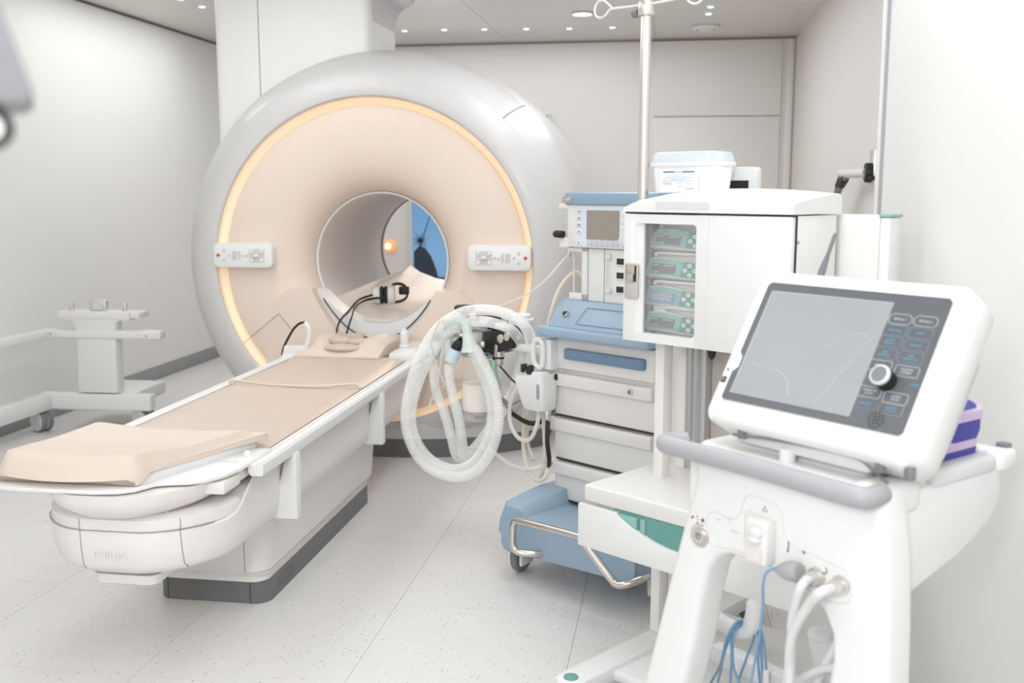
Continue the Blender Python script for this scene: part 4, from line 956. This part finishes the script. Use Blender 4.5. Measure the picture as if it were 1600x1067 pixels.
# tub on the cabinet
bx = thing('plastic_tub', 'white plastic tub with clear lid and printed label on the cabinet', 'container', TO, TR)
def rr3(x0, x1, y0, y1, r, z): return [(x, y, z) for x, y in rrect(x0, x1, y0, y1, r, 4)]
def flare(z0, z1, i, x0=-.088, x1=.152, y0=.07, y1=.155): return MB().loft([rr3(x0 + i, x1 - i, y0 + i, y1 - i, .02, z0), rr3(x0, x1, y0, y1, .022, z1)])
ZB = 1.392
obj('tub_body', flare(ZB, ZB + .076, .008), 'boxwhite', bx)
obj('rim', MB().loft([rr3(-.095, .158, .064, .16, .024, ZB + .072), rr3(-.096, .159, .063, .161, .025, ZB + .078), rr3(-.095, .158, .064, .16, .024, ZB + .083)]), 'white', bx)
obj('lid', MB().loft([rr3(-.092, .155, .066, .158, .024, ZB + .082), rr3(-.09, .153, .068, .156, .024, ZB + .1), rr3(-.084, .147, .073, .15, .022, ZB + .11), rr3(-.07, .135, .085, .14, .015, ZB + .113)]), 'lid', bx)
obj('paper_sheet', MB().prism([(.02, .083), (.1, .083), (.1, .106)], 'y', .09, .092, mx=Matrix.Translation((0, 0, ZB))), 'paper', bx)
mb = MB()
for x in (-.045, -.01, .03, .07, .12): mb.box(x, x + .002, .067, .069, ZB + .083, ZB + .1)
obj('lid_rib', mb, 'white', bx)
lb = obj('label', MB().box(-.045, .085, .0655, .068, ZB + .0, ZB + .063), 'paper', bx)
obj('label_band', MB().box(-.033, .073, .0648, .066, ZB + .054, ZB + .0585).box(-.034, .073, .0648, .066, ZB + .0385, ZB + .0395).box(-.034, .073, .0648, .066, ZB + .031, ZB + .032), 'labelblue', lb)
obj('label_mark', MB().box(.005, .033, .0645, .066, ZB + .055, ZB + .0577), 'white', lb)
mb = MB(); rnd = random.Random(4)
for z, xs, xe in ((.0485, -.0, .04), (.044, -.018, .058), (.035, -.005, .042), (.0265, -.034, .0), (.024, -.034, -.004), (.021, -.034, .002), (.0265, .015, .035), (.0235, .015, .037), (.017, .015, .04), (.0125, .018, .042), (.0265, .045, .063), (.022, .045, .065), (.018, .05, .06)):
    x = xs
    while x < xe:
        w = rnd.uniform(.0015, .005); mb.box(x, min(xe, x + w), .0648, .066, ZB + z - .0006, ZB + z + .0006); x += w + .0012
for k in range(4): mb.box(.046 + k * .007, .05 + k * .007, .0648, .066, ZB + .007, ZB + .0115)
obj('label_print', mb, 'print', lb)
md = thing('small_monitor', 'small white-framed monitor with black screen behind the plastic tub', 'monitor', TO, TR)
obj('frame', MB().prism(rrect(.085, .2, 1.337, 1.462, .012), 'y', .185, .21, .004), 'lightgrey', md)
obj('screen', MB().box(.097, .173, .183, .187, 1.365, 1.424), 'black', md)
obj('stand', MB().box(.1, .19, .18, .23, 1.335, 1.342, .002), 'lightgrey', md)

# drip pole
iv = thing('drip_pole', 'tall steel drip pole with wire hooks clamped to the tower', 'drip stand', TO, TR)
PX, PY = -.101, .06
obj('pole', MB().cyl((PX, PY, 0), .0155, 1.05, 2.1, seg=20, bev=.002), 'steel', iv)
obj('collar', MB().cyl((PX, PY, 0), .024, 1.885, 1.925, seg=22, bev=.004).cyl((PX, PY, 0), .021, 1.92, 1.945, seg=22, bev=.003), 'steel', iv)
obj('clamp_knob', MB().cyl((0, PY, 1.897), .012, PX - .048, PX - .026, 'x', 16, .004).cyl((0, PY, 1.897), .006, PX - .03, PX, 'x', 10), 'midgrey', iv)
mb = MB()
for s in (-1, 1):
    mb.tube([(PX, PY, 1.918), (PX + s * .06, PY, 1.918), (PX + s * .12, PY, 1.92), (PX + s * .135, PY, 1.918), (PX + s * .15, PY, 1.905), (PX + s * .17, PY, 1.899), (PX + s * .188, PY, 1.908), (PX + s * .192, PY, 1.928), (PX + s * .18, PY, 1.945), (PX + s * .16, PY, 1.948), (PX + s * .14, PY, 1.935), (PX + s * .125, PY, 1.921)], .0035, 8, 4)
obj('wire_hook', mb, 'wire', iv)
obj('clamp', MB().box(PX - .02, -.05, PY - .02, PY + .02, 1.08, 1.12, .004).box(PX - .02, -.05, PY - .02, PY + .02, 1.24, 1.28, .004), 'alu', iv)

# wall gas outlet with hoses
wo = thing('gas_outlet', 'steel and black gas outlet with white handle on right wall', 'wall fitting', (.92, 5.03, 0))
obj('bracket', MB().box(-.03, 0, -.05, .06, 1.42, 1.58, .004), 'steel', wo)
obj('connector', MB().cyl((0, .0, 1.475), .045, -.06, -.02, 'x', 20, .006).box(-.05, -.01, -.06, .06, 1.44, 1.46, .004), 'black', wo)
obj('handle', MB().tube([(-.05, .0, 1.475), (-.07, .1, 1.475), (-.09, .3, 1.475), (-.1, .42, 1.478)], .022, 14), 'lightgrey', wo)
obj('hose', MB().tube([(-.095, .3, 1.455), (-.1, .38, 1.43), (-.1, .5, 1.37), (-.1, .6, 1.28), (-.1, .66, 1.1), (-.1, .66, .3)], .014, 10).tube([(-.1, .38, 1.455), (-.1, .46, 1.43), (-.1, .58, 1.36), (-.1, .68, 1.25), (-.1, .72, 1.1), (-.1, .72, .3)], .014, 10), 'midgrey', wo)
obj('hose_sleeve', MB().tube([(-.096, .32, 1.45), (-.1, .4, 1.42)], .02, 12, smooth=False).tube([(-.1, .4, 1.45), (-.1, .48, 1.418)], .02, 12, smooth=False), 'black', wo)

# ------------------------------------------------------------------ patient monitor cart (foreground)
VO, VR = (.016, 1.846, 0), -45
vc = thing('monitor_cart', 'white foreground cart with grey handle and front connectors', 'cart', VO, VR)
# front frame: outline with an arched opening
def front_frame():
    L = [(.014, .945), (.026, .915), (.03, .895), (.022, .86), (.006, .81), (-.03, .685), (-.068, .545), (-.12, .36), (-.175, .16), (-.19, .07)]
    li = [(-.08, .07), (-.07, .16), (-.025, .34), (.016, .5), (.036, .58), (.049, .66), (.066, .728), (.088, .757), (.115, .768)]
    top = [(.15, .768), (.22, .761), (.28, .748)]
    ri = [(.312, .735), (.33, .7), (.333, .66), (.328, .62), (.325, .5), (.32, .36), (.316, .16), (.316, .07)]
    Rr = [(.44, .07), (.44, .3), (.436, .6), (.432, .73), (.426, .83), (.41, .945)]
    return L + li + top + ri + Rr
poly = front_frame()
obj('front_panel', MB().prism(poly, 'y', .012, .085, .016, 4), 'white', vc, smooth=50)
# the body behind and the side
obj('top_deck', MB().prism(rrect(.003, .399, .035, .37, .03), 'z', .9, .948, .012, 3), 'white', vc)
obj('deck_plate', MB().prism(rrect(.06, .34, .075, .3, .02), 'z', .944, .958, .004), 'lightgrey', vc)
obj('side_web', MB().prism([(.03, .94), (.36, .94), (.365, .87), (.33, .84), (.24, .80), (.1, .765), (.03, .74)], 'x', .375, .408, .012, 3), 'white', vc)
obj('side_web', MB().prism([(.03, .94), (.36, .94), (.365, .87), (.33, .84), (.24, .80), (.1, .765), (.03, .74)], 'x', -.005, .028, .012, 3), 'white', vc)
obj('side_handle', MB().box(.374, .411, .15, .335, .93, .961, .01, 3), 'lightgrey', vc)
obj('rear_rail', MB().box(-.0, .41, .345, .39, .93, .962, .012, 3).box(.378, .418, .335, .392, .928, .965, .012, 3), 'white', vc)
obj('tray_slot', MB().box(.385, .405, .372, .39, .955, .972, .002), 'midgrey', vc)
obj('front_handle', MB().tube([(-.01, .03, .945), (-.022, .0, .946), (-.012, -.02, .946), (.03, -.024, .947), (.2, -.026, .95), (.35, -.024, .947), (.395, -.018, .946), (.402, .0, .945), (.398, .03, .945)], .0168, 16, 6), 'grey', vc)
obj('corner_block', MB().box(.345, .412, .02, .12, .9, .955, .016, 3), 'white', vc)
obj('base', MB().prism(rrect(-.2, .46, -.02, .5, .05), 'z', .06, .1, .012, 3), 'white', vc)
obj('rear_column', MB().prism([(.1, .12), (.3, .12), (.26, .2), (.14, .2)], 'z', .1, .45, .01), 'lightgrey', vc)
for x, y in ((-.15, .03), (.41, .03), (-.15, .45), (.41, .45)):
    mx = Matrix.Translation((x, y, .034))
    obj('castor', MB().lathe([(.01, -.014), (.03, -.014), (.034, -.008), (.034, .008), (.03, .014), (.01, .014)], ax='x', seg=18, cap=True, mx=mx).cyl((0, 0, 0), .012, .0, .03, seg=10, mx=mx), 'midgrey', vc)
# cable hooks
obj('cable_hook', MB().tube([(-.2, .23, .533), (-.1, .207, .535), (-.04, .2, .531), (-.004, .2, .538), (.016, .198, .562), (.023, .196, .588), (.025, .195, .602)], .0172, 14, 6).ball((.025, .195, .602), .0178, .0172, .012), 'lightgrey', vc)
obj('cable_hook', MB().tube([(.16, .3, .42), (.168, .27, .45), (.172, .235, .50), (.174, .215, .55), (.172, .205, .59)], .021, 14, 5, rf=lambda i, n: .7 + .5 * i / n).ball((.172, .205, .592), .0245, .0245, .016), 'lightgrey', vc)
obj('hook_beam', MB().box(-.15, .3, .26, .3, .40, .44, .01), 'lightgrey', vc)
# front connectors and print
FY = .0118
pw = obj('power_button', MB().lathe([(.022, FY), (.021, FY - .002), (.0135, FY - .001), (.0125, FY - .004), (.004, FY - .0045)], (.047, 0, .785), 'y', 24, True), 'steel', vc)
mb = MB(); loop_line(mb, [(.047 + .005 * math.sin(R(a)), FY - .005, .785 + .005 * math.cos(R(a))) for a in range(40, 330, 24)], .0006, False).box(.0464, .0476, FY - .0056, FY - .0046, .786, .791)
obj('power_symbol', mb, 'icon', pw)
obj('status_dot', MB().cyl((.0535, 0, .815), .0034, FY - .0015, FY, 'y', 12).cyl((.03, 0, .8165), .0016, FY - .001, FY, 'y', 8).cyl((.0275, 0, .8135), .002, FY - .001, FY, 'y', 8).cyl((.04, 0, .819), .0013, FY - .001, FY, 'y', 8), 'icon', vc)
obj('status_amber', MB().cyl((.0408, 0, .813), .0015, FY - .001, FY, 'y', 8), 'orange', vc); obj('status_red', MB().cyl((.0405, 0, .8075), .0015, FY - .001, FY, 'y', 8), 'red', vc)
out = [(.08, .775), (.14, .782), (.2, .776), (.27, .762), (.32, .755), (.352, .758), (.366, .772), (.364, .80), (.352, .814), (.3, .82), (.258, .825), (.238, .835), (.232, .852), (.228, .872), (.214, .884), (.165, .888), (.148, .878), (.14, .852), (.128, .838), (.108, .834), (.082, .838), (.066, .828), (.062, .80), (.066, .783)]
mb = MB(); P_ = spline([(x, FY, z) for x, z in out + [out[0]]], 4); mb.tube([tuple(p) for p in P_], .0009, 6, smooth=False)
obj('port_outline', mb, 'faint', vc)
tp = obj('trap_recess', MB().prism(rrect(.152, .172, .79, .86, .008), 'y', FY - .006, FY + .01, .004), 'lightgrey', vc)
tr_ = obj('water_trap', MB().box(.17, .218, -.012, FY + .002, .782, .858, .004), 'warmwhite', vc)
obj('trap_cup', MB().box(.178, .21, -.022, -.008, .787, .812, .004), 'clear', tr_)
obj('trap_knob', MB().ball((.193, -.012, .836), .016, .010, .012).ball((.193, -.013, .824), .0145, .010, .008), 'lightgrey', tr_)
ic = MB()
loop_line(ic, [(.187, FY, .867), (.197, FY, .867), (.192, FY, .876)], .0006); ic.box(.2425, .2445, FY - .0005, FY + .001, .812, .83); ic.cyl((.2425, 0, .813), .002, FY - .0006, FY + .001, 'y', 8)
ic.prism([(.271, .822), (.278, .822), (.2745, .816)], 'y', FY - .0005, FY + .001); ic.tube([(.318, FY, .808), (.32, FY, .799), (.31, FY, .797), (.306, FY, .793)], .001, 6)
obj('port_icon', ic, 'icon', vc)
mb = MB(); ic = [(.112, .831), (.122, .831), (.117, .84)]; loop_line(mb, [(x, FY, z) for x, z in ic], .0006)
text_mesh(mb, 'PARK', .006, at(.09, FY, .826)); text_mesh(mb, 'PURGE', .006, at(.128, FY, .814))
obj('port_print', mb, 'faint', vc)
pb = obj('temperature_plug', MB().lathe([(.006, -.045), (.011, -.036), (.018, -.02), (.0195, -.005), (.019, .004), (.016, .012)], ax='x', seg=20, cap=True, mx=Matrix.Translation((.27, -.004, .79)) @ Matrix.Rotation(R(-12), 4, 'Y') @ Matrix.Scale(.85, 4)), 'grey', vc)
for x in (.302, .347):
    s_ = obj('luer_socket', MB().lathe([(.017, FY), (.016, FY - .004), (.012, FY - .005), (.0115, -.012), (.007, -.0125)], (x, 0, .787), 'y', 20, True), 'steel', vc)
# monitor head
md = thing('patient_monitor', 'white tilted patient monitor with grey film-covered screen and knob', 'monitor', VO, VR)
TL = R(31); BM = Matrix.Translation((.058, .05, 1.0315)) @ Matrix.Rotation(-TL, 4, 'X')    # face plane: x right, z up the face, y into the housing
BW, BH = .358, .232
hx0, hx1, hz0, hz1 = -.028, BW + .03, -.044, BH + .026
ho = rrect(hx0, hx1, hz0, hz1, .03, 6)
rings = []
for y, i in ((.005, .012), (-.001, .005), (.004, .0), (.03, -.002), (.07, .0), (.085, .01), (.09, .022)):
    x0_, x1_, z0_, z1_ = hx0 + max(i, 0), hx1 - max(i, 0), hz0 + max(i, 0), hz1 - max(i, 0)
    if y == .005: y = -.004
    rings.append([tuple(BM @ Vector((x, y, z))) for x, z in rrect(x0_ - min(i, 0), x1_ + min(i, 0) * -1, z0_, z1_, .03, 6)])
rings = rings[0:1] + rings[2:]
obj('housing', MB().loft(rings), 'white', md, smooth=60)
obj('rear_housing', MB().loft([[tuple(BM @ Vector((x, y, z))) for x, z in rrect(hx0 + i, hx1 - i, hz0 + i, hz1 - i * 1.2, .04, 6)] for y, i in ((.088, .016), (.11, .022), (.15, .05), (.16, .07))]), 'white', md)
obj('side_groove', MB().tube([tuple(BM @ Vector(p)) for p in ((hx1 - .015, .1, .17), (hx1 - .017, .1, .05), (hx1 - .02, .105, .035))], .002, 6), 'lightgrey', md)
obj('alarm_lamp', MB().prism(rrect(.26, .345, hz1 - .008, hz1 + .006, .005), 'y', .02, .08, .003, mx=BM), 'white', md)
bz = [(0.004, 0), (BW - .006, 0), (BW, .006), (BW, BH - .006), (BW - .006, BH), (.006, BH), (0, BH - .006), (0, .092), (.009, .083), (.009, .062), (.0, .053), (0, .004)]
be = obj('bezel', MB().prism(bz, 'y', -.0065, .0, mx=BM), 'bezel', md)
obj('screen', MB().box(.016, .262, -.0075, -.002, .013, .213, mx=BM), 'film', md)
obj('screen_edge', MB().box(.014, .018, -.0078, -.002, .013, .215, mx=BM).box(.014, .262, -.0078, -.002, .213, .2155, mx=BM), 'grey', md)
mb = MB()
for ln in ([(.19, .02), (.2, .045), (.22, .09), (.235, .125), (.255, .16)], [(.04, .075), (.06, .068), (.085, .07), (.11, .062), (.125, .05), (.135, .025)], [(.165, .12), (.2, .145), (.225, .155), (.24, .152)]):
    mb.tube([tuple(BM @ Vector((x, -.0077, z))) for x, z in ln], .0006, 6, 5, flat=.6)
obj('film_crease', mb, 'crease', md)
# keypad
keys = [(.283, .188, ['RECALL 1'], 'w'), (.327, .189, ['RECALL 2'], 'w'), (.281, .168, ['ZERO ALL'], 'c'), (.326, .168, ['PRINT'], 'c'), (.280, .148, ['CLEAR', 'TRENDS'], 'c'), (.326, .147, ['TRENDS'], 'c'),
        (.279, .127, ['NIBP', 'INTERVAL'], 'c'), (.325, .126, ['NIBP', 'START/STOP'], 'c'), (.279, .106, ['SPECIAL'], 'w'), (.327, .103, ['NORMAL', 'SCREEN'], 'w'),
        (.279, .060, ['MONITOR', 'SETUP'], 'w'), (.326, .057, ['ALARM', 'SETUP'], 'w'), (.279, .040, ['STANDBY'], 'c'), (.325, .038, ['ALARM', 'SILENCE'], 'a')]
mw, mc, ml, mk_, ma = MB(), MB(), MB(), MB(), MB()
for x, z, ls, kd in keys:
    tgt = mw if kd == 'w' else mc
    for q, s_ in enumerate(ls):
        zz = z + (len(ls) - 1) * .0027 - q * .0054
        text_mesh(tgt, s_, .0052, BM @ at(x, -.0068, zz), .0002)
    rr = rrect(x - .0205, x + .0205, z - .0088, z + .0088, .0085 if 'RECALL' in ls[0] else .003, 4)
    loop_line(ml if kd == 'c' else (mk_ if kd == 'w' else ma), [tuple(BM @ Vector((a, -.0066, b))) for a, b in rr], .0005)
text_mesh(mc, 'CLOSE', .005, BM @ at(.348, -.0068, .083), .0002); text_mesh(mc, 'CO2', .005, BM @ at(.262, -.0068, .083), .0002)
obj('white_key_text', mw, 'keywhite', be); obj('cyan_key_text', mc, 'keytext', be); obj('key_outline', ml, 'keyline', be); obj('white_key_outline', mk_, 'keywhite', be); obj('amber_key_outline', ma, 'amber', be)
kn = obj('rotary_knob', MB().lathe([(.0168, -.005), (.0168, -.024), (.0164, -.03)], (.302, 0, .082), 'y', 32, True, mx=BM), 'black', md)
obj('knob_ring', MB().lathe([(.0167, -.028), (.0164, -.033), (.0138, -.035), (.0128, -.033)], (.302, 0, .082), 'y', 32, False, mx=BM), 'lightgrey', kn)
obj('knob_cap', MB().lathe([(.013, -.0335), (.008, -.032), (.002, -.0315)], (.302, 0, .082), 'y', 32, True, mx=BM), 'midgrey', kn)
mb = MB(); sp_c = (.308, .017)
for r, n in ((0, 1), (.0062, 6), (.0125, 12)):
    for k in range(n):
        a = 2 * PI * k / n + r * 30; mb.cyl((sp_c[0] + r * math.cos(a), 0, sp_c[1] + r * math.sin(a)), .0017, -.0072, -.006, 'y', 8, mx=BM)
obj('speaker_hole', mb, 'dark', be)
pb = obj('power_key', MB().box(-.0185, -.0085, -.0062, -.003, .03, .041, .001, mx=BM), 'dark', md)
mb = MB(); loop_line(mb, [tuple(BM @ Vector((-.0135 + .003 * math.sin(R(a)), -.0066, .0355 + .003 * math.cos(R(a))))) for a in range(40, 330, 30)], .0004, False).box(-.0138, -.0132, -.007, -.006, .036, .04, mx=BM)
obj('power_symbol', mb, 'keywhite', pb)
obj('power_light', MB().cyl((-.0125, 0, .055), .002, -.0055, -.003, 'y', 10, mx=BM), 'icon', md)
# latch screws and support under the monitor
for x in (.05, .325, .375):
    q = BM @ Vector((x, .02, hz0 + .004)); obj('thumb_screw', MB().cyl((q.x, q.y, 0), .0085, q.z - .016, q.z + .004, seg=16, bev=.002), 'midgrey', md)
obj('support_plate', MB().box(.09, .36, .05, .2, .962, .985, .006, mx=Matrix.Rotation(R(0), 4, 'X')).box(.1, .3, .1, .25, .95, 1.03, .01), 'lightgrey', md)
obj('support_boss', MB().cyl((.2, .055, 0), .014, .945, .972, seg=20, bev=.003), 'white', md)
obj('retaining_cord', MB().tube([(.09, .042, .975), (.2, .04, .985), (.33, .045, .985), (.36, .05, .975), (.395, .05, .955)], .0022, 8), 'midgrey', md)
an_ = solo('antenna', MB().lathe([(.009, 0), (.009, .012), (.0055, .02), (.0054, .09), (.0068, .095), (.0066, .13), (.0036, .16), (.0036, .195), (.002, .2)], seg=14, cap=True, mx=Matrix.Rotation(R(20), 4, 'Y')), 'midgrey', 'grey antenna sticking up behind the tilted patient monitor', 'antenna',
           (VO[0] + .07 * math.cos(R(VR)) - .24 * math.sin(R(VR)), VO[1] + .07 * math.sin(R(VR)) + .24 * math.cos(R(VR)), 1.135), VR)
# fabric bag behind the monitor
bg = thing('fabric_pouch', 'violet-blue fabric pouch with lilac edging behind the patient monitor', 'pouch', VO, VR)
rings = []
for z, g_ in ((.948, 0), (.955, .006), (.975, .008), (.984, .004)):
    rings.append([(x, y, z + (x - .3) * -.1) for x, y in rrect(.24 - g_, .372 + g_, .21 - g_, .335 + g_, .03, 5)])
obj('lower_pocket', MB().loft(rings), 'purple', bg)
obj('lower_binding', MB().loft([[(x, y, z + (x - .3) * -.16) for x, y in rrect(.235, .381, .203, .342, .032, 5)] for z in (.985, 1.0)]), 'lilac', bg)
obj('upper_pocket', MB().loft([[(x, y, z + (x - .3) * -.2) for x, y in rrect(.24 - g_, .38 + g_, .22 - g_, .34 + g_, .03, 5)] for z, g_ in ((.998, 0), (1.015, .004), (1.035, .004), (1.042, -.002))]), 'purple', bg)
obj('upper_binding', MB().loft([[(x, y, z + (x - .3) * -.24) for x, y in rrect(.236, .386, .216, .344, .03, 5)] for z in (1.041, 1.056)]), 'lilac', bg)

obj('pouch_top', MB().loft([[(x, y, z + (x - .3) * -.24) for x, y in rrect(.244, .378, .224, .336, .026, 5)] for z in (1.05, 1.0575)]), 'purple', bg)
# cables on the cart
def cable(name, pts, r, m, label, group=None, seg=8):
    return solo(name, MB().tube(pts, r, seg, 8), m, label, 'cable', VO, VR, group)
cable('temperature_cable', [(.237,-.004,.787),(.228,-.02,.78),(.222,-.022,.755),(.215,-.012,.717),(.2,-.0,.653),(.175,.02,.59),(.16,.03,.53),(.15,.05,.4),(.15,.1,.25),(.16,.15,.11)], .0024, 'bluecable', 'single blue cable hanging from the grey plug on the cart')
cable('pressure_hose', [(.302,.01,.787),(.303,-.015,.788),(.304,-.03,.78),(.294,-.025,.757),(.27,-.005,.705),(.252,.02,.637),(.244,.03,.563),(.24,.05,.4),(.25,.1,.2),(.26,.14,.11)], .0078, 'lightgrey', 'white hose from the left steel socket of the cart', seg=12)
cable('pressure_hose', [(.347,.01,.787),(.347,-.015,.788),(.343,-.035,.784),(.31,-.02,.748),(.268,.0,.68),(.24,.03,.594),(.22,.05,.5),(.2,.07,.35),(.19,.1,.2),(.2,.16,.11)], .0085, 'lightgrey', 'white hose from the right steel socket of the cart', seg=12)
cable('coiled_hose', [(.225,.21,.63),(.215,.2,.6),(.21,.18,.57),(.206,.16,.54),(.2,.15,.5),(.18,.14,.46),(.16,.16,.45),(.16,.2,.5),(.18,.22,.56),(.205,.215,.6)], .0075, 'lightgrey', 'white hose coiled over the right cart hook', seg=12)
cable('coiled_hose', [(.30,.13,.6),(.27,.12,.59),(.24,.12,.575),(.2,.12,.54),(.19,.12,.5),(.2,.13,.45),(.24,.14,.42),(.29,.15,.45),(.31,.14,.53),(.3,.13,.6)], .0075, 'lightgrey', 'white hose coil low behind the right cart leg', seg=12)
bl = [[(-.002,.2,.559),(.004,.165,.566),(-.014,.16,.525),(-.047,.18,.453),(-.097,.2,.365),(-.12,.2,.2),(-.1,.2,.11)],
      [(-.001,.2,.559),(.0,.162,.551),(-.027,.17,.491),(-.045,.18,.441),(-.071,.199,.376),(-.08,.2,.2)],
      [(.002,.2,.558),(-.004,.165,.553),(-.008,.17,.484),(-.019,.18,.403),(-.03,.19,.25)],
      [(.002,.2,.558),(.004,.162,.545),(-.003,.17,.473),(.013,.18,.417),(.02,.19,.28)],
      [(-.015,.24,.53),(-.022,.25,.5),(-.04,.25,.45),(-.064,.25,.364),(-.08,.25,.2)],
      [(-.012,.24,.535),(-.008,.25,.505),(-.001,.24,.467),(.008,.24,.396),(.01,.24,.25)],
      [(-.006,.24,.545),(.0,.25,.516),(.016,.24,.487),(.021,.24,.452),(.022,.24,.4)],
      [(-.008,.24,.54),(-.004,.25,.512),(.008,.24,.471),(.018,.24,.4),(.02,.24,.28)],
      [(-.13,.265,.5),(-.187,.29,.48),(-.187,.3,.446),(-.192,.3,.407),(-.22,.301,.367),(-.24,.3,.2)]]
labs = ['outermost blue lead draped over the front of the grey cart hook', 'blue lead second from left over the grey cart hook', 'blue lead hanging straight down in front of cart hook', 'blue lead on the right of the front bunch at cart hook',
        'blue lead behind the hook slanting down to the left', 'blue lead behind the hook hanging to the right', 'short blue lead with white tip behind the grey cart hook', 'blue lead beside the white-tipped one behind the hook', 'blue lead curving at far left of the cart opening']
for p_, l_ in zip(bl, labs): cable('monitoring_lead', p_, .0026, 'bluecable', l_, 'blue leads on the cart hook')
ml_ = [o for o in bpy.data.objects if o.get('label', '').startswith('short blue lead')][0]
obj('lead_tip', MB().tube([(.021, .24, .455), (.022, .24, .40)], .006, 10, smooth=False), 'white', ml_)

# ------------------------------------------------------------------ near blurred device at the upper left
dv = thing('hanging_device', 'blurred grey device casing hanging close at the upper left corner', 'medical device', (-.325, .50, 1.0), 33)
M['casing'] = mat('dark_grey_casing', (140, 141, 145), .45)
obj('casing', MB().prism([(.0, .4475), (-.005, .443), (-.19, .441), (-.23, .60), (-.05, .61)], 'y', .0, .09, .004), 'casing', dv)
obj('arm', MB().cyl((-.12, .045, 0), .02, .58, 1.592, seg=16), 'lightgrey', dv)
obj('ring_stem', MB().cyl((-.022, .01, 0), .004, .438, .446, seg=12), 'black', dv)
obj('ring_handle', MB().lathe([(.0085 + .0032 * math.cos(R(a)), .0026 * math.sin(R(a))) for a in range(0, 361, 45)], (-.0225, .01, .4315), 'y', 28), 'black', dv)
obj('ring_disc', MB().cyl((-.0225, .01, .4315), .0064, -.002, .002, 'y', 24), 'white', dv)
